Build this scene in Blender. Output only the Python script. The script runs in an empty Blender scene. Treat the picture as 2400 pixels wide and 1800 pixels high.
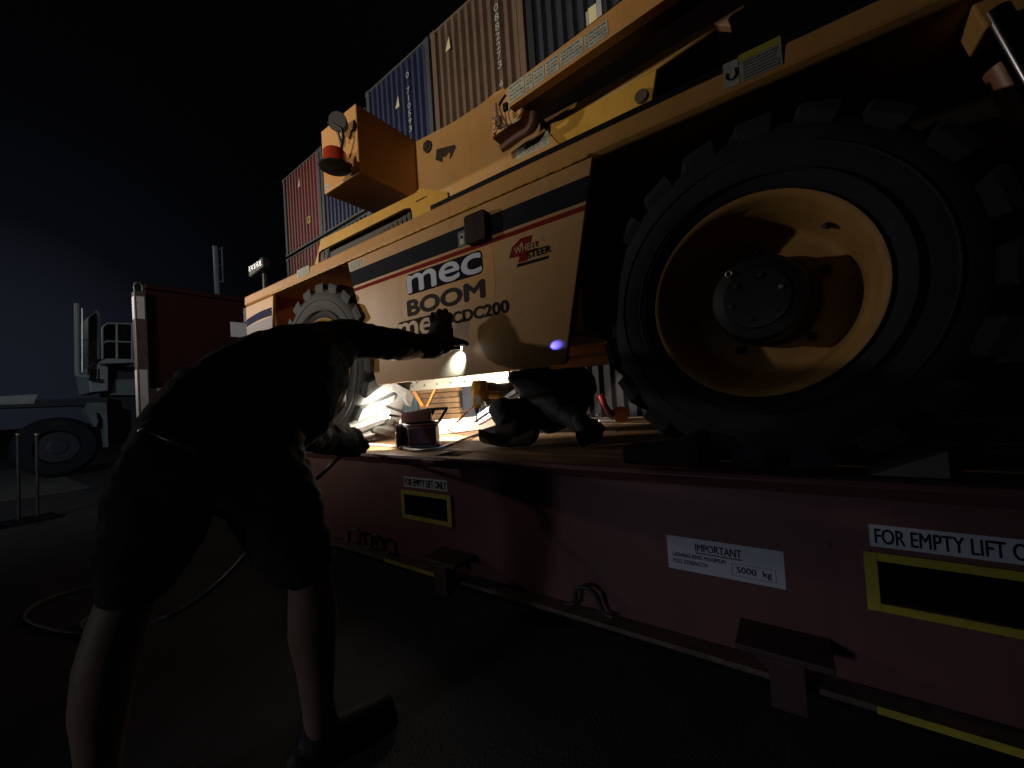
import bpy, bmesh, math, random
from mathutils import Vector, Matrix
random.seed(7)
S = bpy.context.scene
COL = S.collection
R = math.radians
PI = math.pi

# ------------------------------------------------------------------ camera
FPX = 920.0            # focal length in pixels of the 2400 px wide photograph
CAM = Vector((0, 0, 1.05))
yaw, pitch, roll = R(35.3283), R(1.4943), R(-3.8)
Fv = Vector((-math.sin(yaw)*math.cos(pitch), math.cos(yaw)*math.cos(pitch), math.sin(pitch)))
R0 = Vector((math.cos(yaw), math.sin(yaw), 0)); U0 = R0.cross(Fv)
Rv = math.cos(roll)*R0 + math.sin(roll)*U0
Uv = -math.sin(roll)*R0 + math.cos(roll)*U0
cd = bpy.data.cameras.new('camera'); cam = bpy.data.objects.new('camera', cd); COL.objects.link(cam)
M3 = Matrix((Rv, Uv, -Fv)).transposed()
cam.matrix_world = Matrix.Translation(CAM) @ M3.to_4x4()
cd.sensor_width = 36; cd.lens = FPX/2400*36; cd.clip_start = 0.02; cd.clip_end = 3000
S.camera = cam

# survey helpers: where a sight line of the photograph meets a real plane of the place
def ray(x, y): return Fv + Rv*((x-1200)/FPX) - Uv*((y-900)/FPX)
def onY(x, y, Y): d = ray(x, y); return CAM + d*(Y/d.y)
def onX(x, y, X): d = ray(x, y); return CAM + d*(X/d.x)
def onZ(x, y, Z): d = ray(x, y); return CAM + d*((Z-CAM.z)/d.z)
def P(x, y, z): return CAM + ray(x, y)*z

# ------------------------------------------------------------------ world (night sky with town glow low on the left)
W = bpy.data.worlds.new('World'); S.world = W; W.use_nodes = True
nt = W.node_tree; nt.nodes.clear()
out = nt.nodes.new('ShaderNodeOutputWorld'); bg = nt.nodes.new('ShaderNodeBackground')
tc = nt.nodes.new('ShaderNodeTexCoord'); dot = nt.nodes.new('ShaderNodeVectorMath'); dot.operation = 'DOT_PRODUCT'
dot.inputs[1].default_value = Vector((-1.0, 0.0, 0.07)).normalized()
nrm = nt.nodes.new('ShaderNodeVectorMath'); nrm.operation = 'NORMALIZE'
ramp = nt.nodes.new('ShaderNodeValToRGB')
nt.links.new(tc.outputs['Generated'], nrm.inputs[0]); nt.links.new(nrm.outputs[0], dot.inputs[0])
nt.links.new(dot.outputs['Value'], ramp.inputs[0])
e = ramp.color_ramp.elements
e[0].position = 0.0; e[0].color = (.0013, .0013, .0015, 1)
e[1].position = 1.0; e[1].color = (.0080, .0098, .0150, 1)
for p_, c_ in ((.80, (.0006, .0006, .0008)), (.90, (.0008, .0009, .0014)), (.965, (.0022, .0027, .0042))):
    k = e.new(p_); k.color = (*c_, 1)
nt.links.new(ramp.outputs[0], bg.inputs[0]); bg.inputs[1].default_value = 1.0
nt.links.new(bg.outputs[0], out.inputs[0])
S.view_settings.view_transform = 'Standard'; S.view_settings.look = 'None'
S.view_settings.exposure = 0; S.view_settings.gamma = 1

# ------------------------------------------------------------------ lights of the yard and added fills
def lamp(name, kind, loc, target, power, color, radius=.05, cone=150, blend=.5):
    l = bpy.data.lights.new(name, kind); o = bpy.data.objects.new(name, l); COL.objects.link(o)
    o.location = loc; l.energy = power; l.color = color
    if kind != 'SUN': l.shadow_soft_size = radius
    if kind == 'SPOT': l.spot_size = R(cone); l.spot_blend = blend
    d = Vector(target)-Vector(loc); o.rotation_euler = d.to_track_quat('-Z', 'Y').to_euler()
    return o
# yard floodlight standing off to the left, low and raking along the flat rack
def aim(loc, az, el): return (loc[0]+math.cos(R(el))*math.cos(R(az)), loc[1]+math.cos(R(el))*math.sin(R(az)), loc[2]+math.sin(R(el)))
LA = (-8.1, -2.1, 2.75); LB = (-2.6, -8.5, 3.4)
lamp('yard_floodlight', 'SPOT', LA, aim(LA, 60, 28), 1150, (1.0, .88, .76), .12, 124, 1.0)
lamp('second_floodlight', 'SPOT', LB, aim(LB, 102, 10), 2500, (1.0, .84, .62), .20, 63, 1.0)
lamp('gate_floodlight', 'SPOT', (.5, -9.5, 5.5), (-12.2, 1.6, 1.6), 1150, (.80, .92, 1.0), .15, 52, .8)
lamp('rack_fill_spot', 'SPOT', (-2.6, -6.0, 1.5), (.0, 1.4, -.72), 190, (.80, .85, 1.0), .35, 29, 1.0)  # added cool fill for the rack side, no lamp seen there
lamp('stack_rib_fill', 'SPOT', (-24, -7, 9.5), (-8.3, 6, 7.8), 5200, (1.0, .92, .80), .3, 44, 1.0)  # added raking fill that brings out the container ribs
# very weak cool sun lamp added as fill, no source in view
sun = lamp('weak_fill_sun', 'SUN', (-20, -6, 10), (0, 3, 0), .012, (.75, .85, 1.0))
sun.data.angle = R(10)

# ------------------------------------------------------------------ materials
MATS = {}
def mat(name, base, rough=.5, metal=0, var=.12, scale=6, bump=.0, bscale=60, dirt=None, dirt_amt=.3, emit=None, estr=0, spec=.5, coat=0, stretch=None, grime=0):
    if name in MATS: return MATS[name]
    m = bpy.data.materials.new(name); m.use_nodes = True; MATS[name] = m
    n = m.node_tree; b = n.nodes['Principled BSDF']
    b.inputs['Roughness'].default_value = rough; b.inputs['Metallic'].default_value = metal
    b.inputs['Specular IOR Level'].default_value = spec; b.inputs['Coat Weight'].default_value = coat
    t = n.nodes.new('ShaderNodeTexCoord'); mp = n.nodes.new('ShaderNodeMapping')
    n.links.new(t.outputs['Object'], mp.inputs[0])
    if stretch: mp.inputs['Scale'].default_value = stretch
    no = n.nodes.new('ShaderNodeTexNoise'); no.inputs['Scale'].default_value = scale; no.inputs['Detail'].default_value = 8; no.inputs['Roughness'].default_value = .6
    n.links.new(mp.outputs[0], no.inputs[0])
    r = n.nodes.new('ShaderNodeValToRGB'); n.links.new(no.outputs['Fac'], r.inputs[0])
    r.color_ramp.elements[0].position = .3; r.color_ramp.elements[1].position = .7
    r.color_ramp.elements[0].color = (*[c*(1-var) for c in base], 1); r.color_ramp.elements[1].color = (*[min(1, c*(1+var)) for c in base], 1)
    colsock = r.outputs[0]
    if dirt:
        n2 = n.nodes.new('ShaderNodeTexNoise'); n2.inputs['Scale'].default_value = scale*.55; n2.inputs['Detail'].default_value = 12; n2.inputs['Roughness'].default_value = .75; n2.inputs['Distortion'].default_value = .6
        n.links.new(mp.outputs[0], n2.inputs[0])
        r2 = n.nodes.new('ShaderNodeValToRGB'); n.links.new(n2.outputs['Fac'], r2.inputs[0])
        r2.color_ramp.elements[0].position = .52; r2.color_ramp.elements[1].position = .70
        mul = n.nodes.new('ShaderNodeMath'); mul.operation = 'MULTIPLY'; mul.inputs[1].default_value = dirt_amt
        n.links.new(r2.outputs[0], mul.inputs[0])
        mx = n.nodes.new('ShaderNodeMix'); mx.data_type = 'RGBA'
        n.links.new(mul.outputs[0], mx.inputs[0]); n.links.new(colsock, mx.inputs[6]); mx.inputs[7].default_value = (*dirt, 1)
        colsock = mx.outputs[2]
    if grime:
        def layer(sc3, nscale, lo, hi, colr, amt):
            nonlocal colsock
            m2 = n.nodes.new('ShaderNodeMapping'); m2.inputs['Scale'].default_value = sc3; n.links.new(t.outputs['Object'], m2.inputs[0])
            q = n.nodes.new('ShaderNodeTexNoise'); q.inputs['Scale'].default_value = nscale; q.inputs['Detail'].default_value = 9; q.inputs['Roughness'].default_value = .7; n.links.new(m2.outputs[0], q.inputs[0])
            rp = n.nodes.new('ShaderNodeMapRange'); rp.inputs[1].default_value = lo; rp.inputs[2].default_value = hi; rp.inputs[4].default_value = amt; n.links.new(q.outputs['Fac'], rp.inputs[0])
            x = n.nodes.new('ShaderNodeMix'); x.data_type = 'RGBA'; n.links.new(rp.outputs[0], x.inputs[0]); n.links.new(colsock, x.inputs[6]); x.inputs[7].default_value = (*colr, 1); colsock = x.outputs[2]
        layer((14, 14, .9), 1.6, .50, .74, [c*.45 for c in base], .35*grime)      # rain streaks running down
        layer((1, 1, 1), 26, .64, .70, [c*.30 for c in base], .8*grime)            # chips and specks
        layer((3, 3, 30), 1.3, .66, .70, [min(1, c*1.35) for c in base], .5*grime) # scuffs along the side
    n.links.new(colsock, b.inputs['Base Color'])
    rr = n.nodes.new('ShaderNodeMapRange'); rr.inputs[3].default_value = max(.03, rough-.10); rr.inputs[4].default_value = min(1, rough+.14)
    n.links.new(no.outputs['Fac'], rr.inputs[0]); n.links.new(rr.outputs[0], b.inputs['Roughness'])
    if bump:
        nb = n.nodes.new('ShaderNodeTexNoise'); nb.inputs['Scale'].default_value = bscale; nb.inputs['Detail'].default_value = 6
        n.links.new(mp.outputs[0], nb.inputs[0])
        bp = n.nodes.new('ShaderNodeBump'); bp.inputs['Strength'].default_value = bump; bp.inputs['Distance'].default_value = .01
        n.links.new(nb.outputs['Fac'], bp.inputs['Height']); n.links.new(bp.outputs[0], b.inputs['Normal'])
    if emit:
        b.inputs['Emission Color'].default_value = (*emit, 1); b.inputs['Emission Strength'].default_value = estr
    return m

def wood(name, a, c, plank=None):
    """timber: long grain along X, knots, seams are real gaps in the mesh"""
    m = bpy.data.materials.new(name); m.use_nodes = True; n = m.node_tree; b = n.nodes['Principled BSDF']
    t = n.nodes.new('ShaderNodeTexCoord'); mp = n.nodes.new('ShaderNodeMapping'); mp.inputs['Scale'].default_value = (1.2, 16, 16)
    n.links.new(t.outputs['Object'], mp.inputs[0])
    w = n.nodes.new('ShaderNodeTexNoise'); w.inputs['Scale'].default_value = 2.4; w.inputs['Detail'].default_value = 10; w.inputs['Distortion'].default_value = 1.6; w.inputs['Roughness'].default_value = .65
    n.links.new(mp.outputs[0], w.inputs[0])
    r = n.nodes.new('ShaderNodeValToRGB'); r.color_ramp.elements[0].position = .32; r.color_ramp.elements[1].position = .72
    r.color_ramp.elements[0].color = (*a, 1); r.color_ramp.elements[1].color = (*c, 1); n.links.new(w.outputs['Fac'], r.inputs[0])
    n2 = n.nodes.new('ShaderNodeTexNoise'); n2.inputs['Scale'].default_value = 3.5; n2.inputs['Detail'].default_value = 6
    n.links.new(t.outputs['Object'], n2.inputs[0])
    mx = n.nodes.new('ShaderNodeMix'); mx.data_type = 'RGBA'; mx.blend_type = 'MULTIPLY'; mx.inputs[0].default_value = .8
    r2 = n.nodes.new('ShaderNodeValToRGB'); r2.color_ramp.elements[0].position = .3; r2.color_ramp.elements[0].color = (.35, .30, .26, 1); r2.color_ramp.elements[1].position = .62
    n.links.new(n2.outputs['Fac'], r2.inputs[0]); n.links.new(r.outputs[0], mx.inputs[6]); n.links.new(r2.outputs[0], mx.inputs[7])
    n.links.new(mx.outputs[2], b.inputs['Base Color']); b.inputs['Roughness'].default_value = .62
    bp = n.nodes.new('ShaderNodeBump'); bp.inputs['Strength'].default_value = .35; bp.inputs['Distance'].default_value = .01
    n.links.new(w.outputs['Fac'], bp.inputs['Height']); n.links.new(bp.outputs[0], b.inputs['Normal'])
    return m

ORANGE = mat(name='tan_orange_paint', grime=0.6, base=(.58, .305, .095), rough=.42, var=.06, scale=3, bump=.03, bscale=18, dirt=(.42, .30, .20), dirt_amt=.28)
YELLOW = mat(name='yellow_paint', grime=0.7, base=(.62, .36, .055), rough=.38, var=.08, scale=4, bump=.03, bscale=20, dirt=(.3, .17, .05), dirt_amt=.4)
RUSTY = mat(name='orange_red_underbody', grime=1, base=(.40, .13, .03), rough=.6, var=.2, scale=5, bump=.1, bscale=30, dirt=(.12, .05, .02), dirt_amt=.5)
PANELW = mat(name='worn_tan_panel', grime=0.7, base=(.52, .290, .100), rough=.42, var=.06, scale=2.5, bump=.04, bscale=12, dirt=(.47, .38, .30), dirt_amt=.45)
STRIPE = mat('blue_black_decal_stripe', (.020, .022, .032), .6, var=.15, spec=.02)
REDST = mat('red_decal_stripe', (.22, .022, .020), .6, var=.12, spec=.02)
BLACK = mat('black_rubber_trim', (.008, .009, .012), .7, var=.2, spec=.15)
TYRE = mat('tyre_rubber', (.015, .018, .024), .75, var=.25, scale=9, bump=.15, bscale=70, dirt=(.045, .05, .055), dirt_amt=.4, spec=.3)
LIT_TYRE = mat('lit_tyre_rubber', (.040, .043, .046), .7, var=.3, scale=9, bump=.2, bscale=60, dirt=(.10, .10, .095), dirt_amt=.5)  # lighter copy of the tyre rubber: light on the front tyre put into colour
HUB = mat('black_hub_paint', (.012, .012, .013), .35, var=.3, bump=.05)
STEEL = mat('bare_steel', (.35, .35, .36), .35, metal=.8, var=.2)
DARKST = mat('dark_greasy_steel', (.05, .045, .04), .5, metal=.4, var=.3)
MAROON = mat(name='flat_rack_oxide_red', grime=1.0, base=(.140, .058, .058), rough=.48, var=.10, scale=3, bump=.06, bscale=9, dirt=(.10, .07, .06), dirt_amt=.5)
FLANGE = mat('weathered_flange_paint', (.10, .065, .05), .6, var=.3, scale=14, dirt=(.20, .18, .15), dirt_amt=.5)
YELMK = mat('yellow_marking_paint', (.42, .36, .03), .6, var=.15, scale=20, dirt=(.15, .12, .03), dirt_amt=.5)
PLATE = mat('grey_white_sticker', (.52, .54, .62), .45, var=.06, scale=8)
STICK = mat('small_worn_sticker', (.42, .44, .38), .5, var=.15, scale=30, dirt=(.18, .19, .15), dirt_amt=.7)
LETK = mat('black_lettering', (.012, .011, .013), .6, var=.1, spec=.1)
LETB = mat('blue_black_lettering', (.024, .026, .036), .6, var=.1, spec=.1)
LETW = mat('pale_blue_white_lettering', (.62, .67, .86), .5, var=.04, spec=.2)
HALO = mat('aged_orange_decal_halo', (.58, .31, .085), .42, var=.06, scale=9)
DECK = wood('deck_timber', (.13, .065, .028), (.34, .205, .105))
PALEW = wood('pale_timber', (.42, .24, .10), (.66, .44, .24))
ASPH = mat('asphalt', (.045, .045, .047), .75, var=.3, scale=5, bump=.5, bscale=90, dirt=(.075, .075, .07), dirt_amt=.6)
SKIN = mat('skin', (.20, .13, .09), .5, var=.08, scale=20, bump=.05)
GLOVEK = mat('dark_work_glove', (.014, .013, .013), .8, var=.3, scale=40, bump=.3, bscale=150)
GLOVEG = mat('grey_work_glove', (.30, .32, .32), .7, var=.15, scale=30, bump=.2)
SHIRT = mat('black_tee_shirt', (.012, .012, .013), .9, var=.2, scale=12, bump=.4, bscale=22)
SHORT = mat('dark_work_shorts', (.010, .010, .012), .85, var=.25, scale=12, bump=.4, bscale=18)
NAVYTR = mat('navy_work_trousers', (.018, .022, .038), .75, var=.3, scale=14, bump=.5, bscale=16)
BOOT = mat('worn_black_boot', (.010, .010, .009), .65, var=.3, scale=25, bump=.3, bscale=50)
HAIR = mat('dark_hair', (.012, .009, .008), .6, var=.3, scale=60, bump=.5, bscale=200)
CREAM = mat('cream_galvanised_steel', (.24, .23, .185), .5, var=.12, scale=12, bump=.06, dirt=(.25, .2, .13), dirt_amt=.6)
ALU = mat('blue_grey_aluminium', (.25, .28, .36), .32, metal=.7, var=.1)

# ------------------------------------------------------------------ mesh helpers
def link(name, bm_or_me, m=None, parent=None, smooth=False, bevel=0, seg=2):
    if isinstance(bm_or_me, bmesh.types.BMesh):
        me = bpy.data.meshes.new(name); bm_or_me.normal_update(); bm_or_me.to_mesh(me); bm_or_me.free()
    else: me = bm_or_me
    o = bpy.data.objects.new(name, me); COL.objects.link(o)
    if m:
        for x in (m if isinstance(m, (list, tuple)) else [m]): me.materials.append(x)
    if smooth:
        for p in me.polygons: p.use_smooth = True
        if smooth == 'auto':
            for e_ in me.edges: pass
            me.set_sharp_from_angle(angle=R(38))
    if bevel:
        b = o.modifiers.new('bevel', 'BEVEL'); b.width = bevel; b.segments = seg; b.limit_method = 'ANGLE'; b.angle_limit = R(35); b.harden_normals = False
    if parent: o.parent = parent
    return o
def thing(name, label, cat, loc=(0, 0, 0), group=None):
    o = bpy.data.objects.new(name, None); COL.objects.link(o); o.location = loc; o.empty_display_size = .1
    o['label'] = label; o['category'] = cat
    if group: o['group'] = group
    return o
def tag(o, label, cat, group=None):
    o['label'] = label; o['category'] = cat
    if group: o['group'] = group
    return o
def child(o, parent):          # parent keeping world geometry (meshes are written in world space)
    o.parent = parent; o.matrix_parent_inverse = Matrix.Translation(parent.location).inverted() if parent.type == 'EMPTY' and parent.parent is None else Matrix()
    return o
def part(name, bm, m, parent, **k):
    o = link(name, bm, m, None, **k)
    if parent is not None:
        root = parent
        o.parent = parent
        if parent.parent is None and parent.type == 'EMPTY':
            o.matrix_parent_inverse = (Matrix.Translation(parent.location) @ Matrix.Rotation(parent.rotation_euler.z, 4, 'Z')).inverted()
    return o
def B(): return bmesh.new()
def box(bm, lo, hi, mi=0):
    x0, y0, z0 = lo; x1, y1, z1 = hi
    v = [bm.verts.new(p) for p in ((x0,y0,z0),(x1,y0,z0),(x1,y1,z0),(x0,y1,z0),(x0,y0,z1),(x1,y0,z1),(x1,y1,z1),(x0,y1,z1))]
    for f in ((0,3,2,1),(4,5,6,7),(0,1,5,4),(1,2,6,5),(2,3,7,6),(3,0,4,7)):
        bm.faces.new([v[i] for i in f]).material_index = mi
    return bm
def obox(bm, c, size, rot):
    v = []
    for z in (-1,1):
        for x, y in ((-1,-1),(1,-1),(1,1),(-1,1)):
            v.append(bm.verts.new(Vector(c)+rot @ Vector((x*size[0]/2, y*size[1]/2, z*size[2]/2))))
    for f in ((0,3,2,1),(4,5,6,7),(0,1,5,4),(1,2,6,5),(2,3,7,6),(3,0,4,7)): bm.faces.new([v[i] for i in f])
    return bm
def prismY(bm, pts, y0, y1, mi=0):
    """polygon in XZ (list of (x,z)) extruded along Y"""
    a = [bm.verts.new((x, y0, z)) for x, z in pts]; b = [bm.verts.new((x, y1, z)) for x, z in pts]
    n = len(pts)
    fs = [bm.faces.new(a), bm.faces.new(b[::-1])]
    for i in range(n): fs.append(bm.faces.new((a[i], b[i], b[(i+1) % n], a[(i+1) % n])))
    for f in fs: f.material_index = mi
    bmesh.ops.recalc_face_normals(bm, faces=fs)
    return bm
def prismX(bm, pts, x0, x1):
    a = [bm.verts.new((x0, y, z)) for y, z in pts]; b = [bm.verts.new((x1, y, z)) for y, z in pts]
    n = len(pts); fs = [bm.faces.new(a), bm.faces.new(b[::-1])]
    for i in range(n): fs.append(bm.faces.new((a[i], b[i], b[(i+1) % n], a[(i+1) % n])))
    bmesh.ops.recalc_face_normals(bm, faces=fs)
    return bm
def frame_of(d):
    d = Vector(d).normalized(); u = Vector((0, 0, 1)) if abs(d.z) < .9 else Vector((1, 0, 0))
    a = d.cross(u).normalized(); b = a.cross(d).normalized(); return a, b, d
def tube(bm, pts, r, n=10, caps=True):
    pts = [Vector(p) for p in pts]; rs = r if isinstance(r, (list, tuple)) else [r]*len(pts)
    rings = []; a = None
    for i, p in enumerate(pts):
        d = (pts[min(i+1, len(pts)-1)]-pts[max(i-1, 0)]).normalized()
        if a is None: a, b, _ = frame_of(d)
        else:
            a = (a-d*a.dot(d)).normalized()
        b = a.cross(d)
        rings.append([bm.verts.new(p+rs[i]*(math.cos(2*PI*k/n)*a+math.sin(2*PI*k/n)*b)) for k in range(n)])
    for i in range(len(rings)-1):
        for k in range(n): bm.faces.new((rings[i][k], rings[i][(k+1) % n], rings[i+1][(k+1) % n], rings[i+1][k]))
    if caps: bm.faces.new(rings[0][::-1]); bm.faces.new(rings[-1])
    return bm
def cr(pts, k=8):            # Catmull-Rom smoothing of a polyline
    pts = [Vector(p) for p in pts]; q = [2*pts[0]-pts[1]]+pts+[2*pts[-1]-pts[-2]]; o = []
    for i in range(1, len(q)-2):
        for j in range(k):
            t = j/k; a, b, c, d = q[i-1], q[i], q[i+1], q[i+2]
            o.append(.5*((2*b)+(c-a)*t+(2*a-5*b+4*c-d)*t*t+(3*b-a-3*c+d)*t**3))
    return o+[pts[-1]]
def latheY(bm, prof, c=(0, 0, 0), n=64):
    """profile of (radius, y) turned round the Y axis"""
    rings = []
    for r_, y in prof:
        rings.append([bm.verts.new((c[0]+r_*math.cos(2*PI*k/n), c[1]+y, c[2]+r_*math.sin(2*PI*k/n))) for k in range(n)] if r_ > 1e-4 else [bm.verts.new((c[0], c[1]+y, c[2]))])
    for a, b in zip(rings, rings[1:]):
        for k in range(n):
            k2 = (k+1) % n
            if len(a) == 1 and len(b) > 1: bm.faces.new((a[0], b[k2], b[k]))
            elif len(b) == 1: bm.faces.new((a[k], a[k2], b[0]))
            else: bm.faces.new((a[k], a[k2], b[k2], b[k]))
    return bm
def rrect(x0, x1, z0, z1, r_, n=5):
    o = []
    for cx, cz, a0 in ((x1-r_, z1-r_, 0), (x0+r_, z1-r_, 90), (x0+r_, z0+r_, 180), (x1-r_, z0+r_, 270)):
        for i in range(n+1):
            a = R(a0+90*i/n); o.append((cx+r_*math.cos(a), cz+r_*math.sin(a)))
    return o
def text(s, m, parent, box_, Y, bold=.02, multi=None, shear=0, name='lettering', rot90=False, spacing=1.0, fn=None, thick=.0012):
    """flat lettering fitted to the rectangle (x0,x1,z0,z1) of a plane facing -Y"""
    cu = bpy.data.curves.new(name, 'FONT'); cu.body = s; multi = any(c_ in 'MWmw' for c_ in s) and s != 'mec' if multi is None else multi; cu.offset = 0 if multi else bold; cu.shear = shear; cu.space_character = spacing
    cu.resolution_u = 4; cu.extrude = .002
    o = bpy.data.objects.new(name, cu); COL.objects.link(o)
    dg = bpy.context.evaluated_depsgraph_get(); me = bpy.data.meshes.new_from_object(o.evaluated_get(dg))
    bpy.data.objects.remove(o); bpy.data.curves.remove(cu)
    xs = [v.co.x for v in me.vertices]; ys = [v.co.y for v in me.vertices]
    if rot90:
        for v in me.vertices: v.co.x, v.co.y = v.co.y, -v.co.x
        xs = [v.co.x for v in me.vertices]; ys = [v.co.y for v in me.vertices]
    x0, x1, z0, z1 = box_
    for v in me.vertices:
        X = x0+(v.co.x-min(xs))/(max(xs)-min(xs))*(x1-x0); Z = z0+(v.co.y-min(ys))/(max(ys)-min(ys))*(z1-z0)
        p = Vector((X, Y-(thick if v.co.z > 0 else 0), Z)); v.co = fn(p) if fn else p
    if multi:
        bm = B(); dx = bold*1.5*(z1-z0); n_ = 0
        for ox, oz in ((0, 0), (-dx, 0), (dx, 0), (0, -dx*.7), (0, dx*.7)):
            k0 = len(bm.verts); bm.from_mesh(me); bm.verts.ensure_lookup_table()
            for v in bm.verts[k0:]: v.co.x += ox; v.co.z += oz; v.co.y -= n_*.00008
            n_ += 1
        bm.to_mesh(me); bm.free()
    me.materials.clear()
    return part(name, me, m, parent)
def capsules(segs, voxel=.012, smooth=6):
    """one continuous skin grown round tapered limbs: segs = list of (a, ra, b, rb) or (centre, (rx,ry,rz) , rot)"""
    bm = B()
    for sgm in segs:
        if len(sgm) == 4:
            a, ra, b, rb = sgm; a = Vector(a); b = Vector(b)
            d = b-a; L = d.length
            if L < 1e-5: continue
            u, v, w = frame_of(d); rings = []
            N = 14
            prof = [(-ra*math.cos(t), ra*math.sin(t)) for t in (R(q) for q in (15, 35, 55, 75, 90))] + [(L+rb*math.cos(t), rb*math.sin(t)) for t in (R(q) for q in (90, 75, 55, 35, 15))]
            for h, r_ in prof: rings.append([bm.verts.new(a+w*h+r_*(math.cos(2*PI*k/N)*u+math.sin(2*PI*k/N)*v)) for k in range(N)])
            for i in range(len(rings)-1):
                for k in range(N): bm.faces.new((rings[i][k], rings[i][(k+1) % N], rings[i+1][(k+1) % N], rings[i+1][k]))
            bm.faces.new(rings[0][::-1]); bm.faces.new(rings[-1])
        else:
            c, rad, rot = sgm
            t = bmesh.ops.create_icosphere(bm, subdivisions=3, radius=1.0)
            for v in t['verts']:
                q = Vector((v.co.x*rad[0], v.co.y*rad[1], v.co.z*rad[2])); v.co = Vector(c)+(rot @ q if rot else q)
    bmesh.ops.recalc_face_normals(bm, faces=bm.faces)
    me = bpy.data.meshes.new('tmp'); bm.to_mesh(me); bm.free()
    o = bpy.data.objects.new('tmp', me); COL.objects.link(o)
    r_ = o.modifiers.new('r', 'REMESH'); r_.mode = 'VOXEL'; r_.voxel_size = voxel
    s_ = o.modifiers.new('s', 'SMOOTH'); s_.iterations = smooth; s_.factor = .5
    dg = bpy.context.evaluated_depsgraph_get(); res = bpy.data.meshes.new_from_object(o.evaluated_get(dg))
    bpy.data.objects.remove(o); bpy.data.meshes.remove(me)
    return res
def wrinkle(me, amp, freq, seed=0):
    from mathutils import noise
    off = Vector((seed, seed*2.3, 1.7))
    ns = [v.normal.copy() for v in me.vertices]
    for v, nn in zip(me.vertices, ns):
        q = Vector((v.co.x*freq, v.co.y*freq, v.co.z*freq*1.7))+off
        f = noise.noise(q)+.5*abs(noise.noise(q*2.1)); v.co += nn*amp*f
    return me
def quad(bm, pts):
    bm.faces.new([bm.verts.new(p) for p in pts]); return bm

# ================================================================== SETTING: ground
bm = B(); s = 400
quad(bm, [(-s, -s, 0), (s, -s, 0), (s, s, 0), (-s, s, 0)])
g = link('ground', bm, ASPH); g['kind'] = 'structure'
# lit band of ground painted lighter at the left, past the rack end
LIT_GROUND = mat('lit_ground_paint', (.13, .13, .125), .8, var=.2, scale=2, bump=.3, bscale=60, dirt=(.06, .06, .06), dirt_amt=.6)
bm = B(); quad(bm, [(-16, -6, .004), (-9.6, -6, .004), (-9.2, 1.2, .004), (-16, 1.2, .004)])
o = link('lit_ground_band', bm, LIT_GROUND); o['kind'] = 'structure'

# ================================================================== CONTAINER STACK
TH = R(2.0); Nn = Vector((math.sin(TH), math.cos(TH), 0)); Tt = Vector((-Nn.y, Nn.x, 0)); DD = 5.88
CW = 2.44
def cmat(name, base): return mat(name, base, .55, grime=.8, var=.12, scale=2, bump=.08, bscale=14, dirt=[c*.45 for c in base], dirt_amt=.55)
def container(name, label, s_left, z0, h, paint, ribs=11, number=None, placard=None, mark=None, length=6.06, gr='shipping containers in the end-on stack', post=None):
    org = Nn*DD+Tt*s_left; org.z = z0
    t = thing(name, label, 'shipping container', org, gr); t.rotation_euler.z = -TH
    def loc(p): return p
    def prt(nm, bm, m, **k):
        o = link(nm, bm, m, None, **k); o.parent = t; return o
    w = CW-.03
    # corrugated end wall
    bm = B(); n = ribs; x0, x1 = .13, w-.13; pit = (x1-x0)/n; top, bot = h-.05, .07
    xs = [(x0, .06)]
    for i in range(n):
        a = x0+i*pit; xs += [(a+pit*.12, .095), (a+pit*.42, .095), (a+pit*.52, .012), (a+pit*.90, .012)]
    xs += [(x1, .06)]
    va = [bm.verts.new((x, y, bot)) for x, y in xs]; vb = [bm.verts.new((x, y, top)) for x, y in xs]
    for i in range(len(xs)-1): bm.faces.new((va[i], va[i+1], vb[i+1], vb[i]))
    ew = prt('end_wall', bm, paint)
    pm = post or paint
    for xa in (0, w-.13):
        bm = B(); box(bm, (xa, 0, 0), (xa+.13, .14, h)); 
        for z in (0, h-.12): box(bm, (xa-.012, -.012, z-.002), (xa+.142, .17, z+.12))
        prt('corner_post', bm, pm, bevel=.01)
    bm = B(); box(bm, (.13, .0, h-.05), (w-.13, .12, h-.004)); prt('top_rail', bm, pm, bevel=.01)
    bm = B(); box(bm, (.13, .0, .012), (w-.13, .12, .07)); prt('bottom_rail', bm, pm, bevel=.01)
    bm = B()
    box(bm, (.02, .12, .02), (w-.02, length, h-.03)); prt('box_shell', bm, paint)
    def flat(p): return Vector((p.x, p.y, p.z))
    if number:
        x, zt, zb, m_ = number[1:]
        k = len(number[0]); step = (zt-zb)/k
        mes = []
        for i, ch in enumerate(number[0]):
            if ch == ' ': continue
            o = text(ch, m_, None, (x+(.035 if ch in '1I' else 0), x+(.065 if ch in '1I' else .10), zt-(i+1)*step+step*.22, zt-i*step), -.012, bold=.01, thick=.003)
            mes.append(o)
        bm = B()
        for o in mes:
            bm.from_mesh(o.data); me = o.data; bpy.data.objects.remove(o); bpy.data.meshes.remove(me)
        prt('container_number', bm, m_)
    if mark:      # small triangular warning label near the top
        x, z, m_ = mark
        bm = B(); prismY(bm, [(x, z), (x+.15, z), (x+.12, z+.26)], .005, .012); prt('warning_label', bm, m_)
    if placard:
        x, z, m_ = placard
        bm = B(); box(bm, (x, -.004, z), (x+.17, .006, z+.20)); pl = prt('placard', bm, m_)
        bm = B(); box(bm, (x+.05, -.008, z+.04), (x+.12, -.005, z+.16)); prt('placard_print', bm, LETK)
    return t
CRED = cmat('container_oxide_red', (.22, .055, .050)); CBLUE = cmat('container_blue', (.020, .027, .080)); CBRN = cmat('container_brown', (.125, .085, .060))
CNAVY = cmat('container_dark_navy', (.022, .026, .040)); CGREY = cmat('container_post_grey', (.05, .055, .06)); CDARK = cmat('container_dark_post', (.015, .018, .022))
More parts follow.
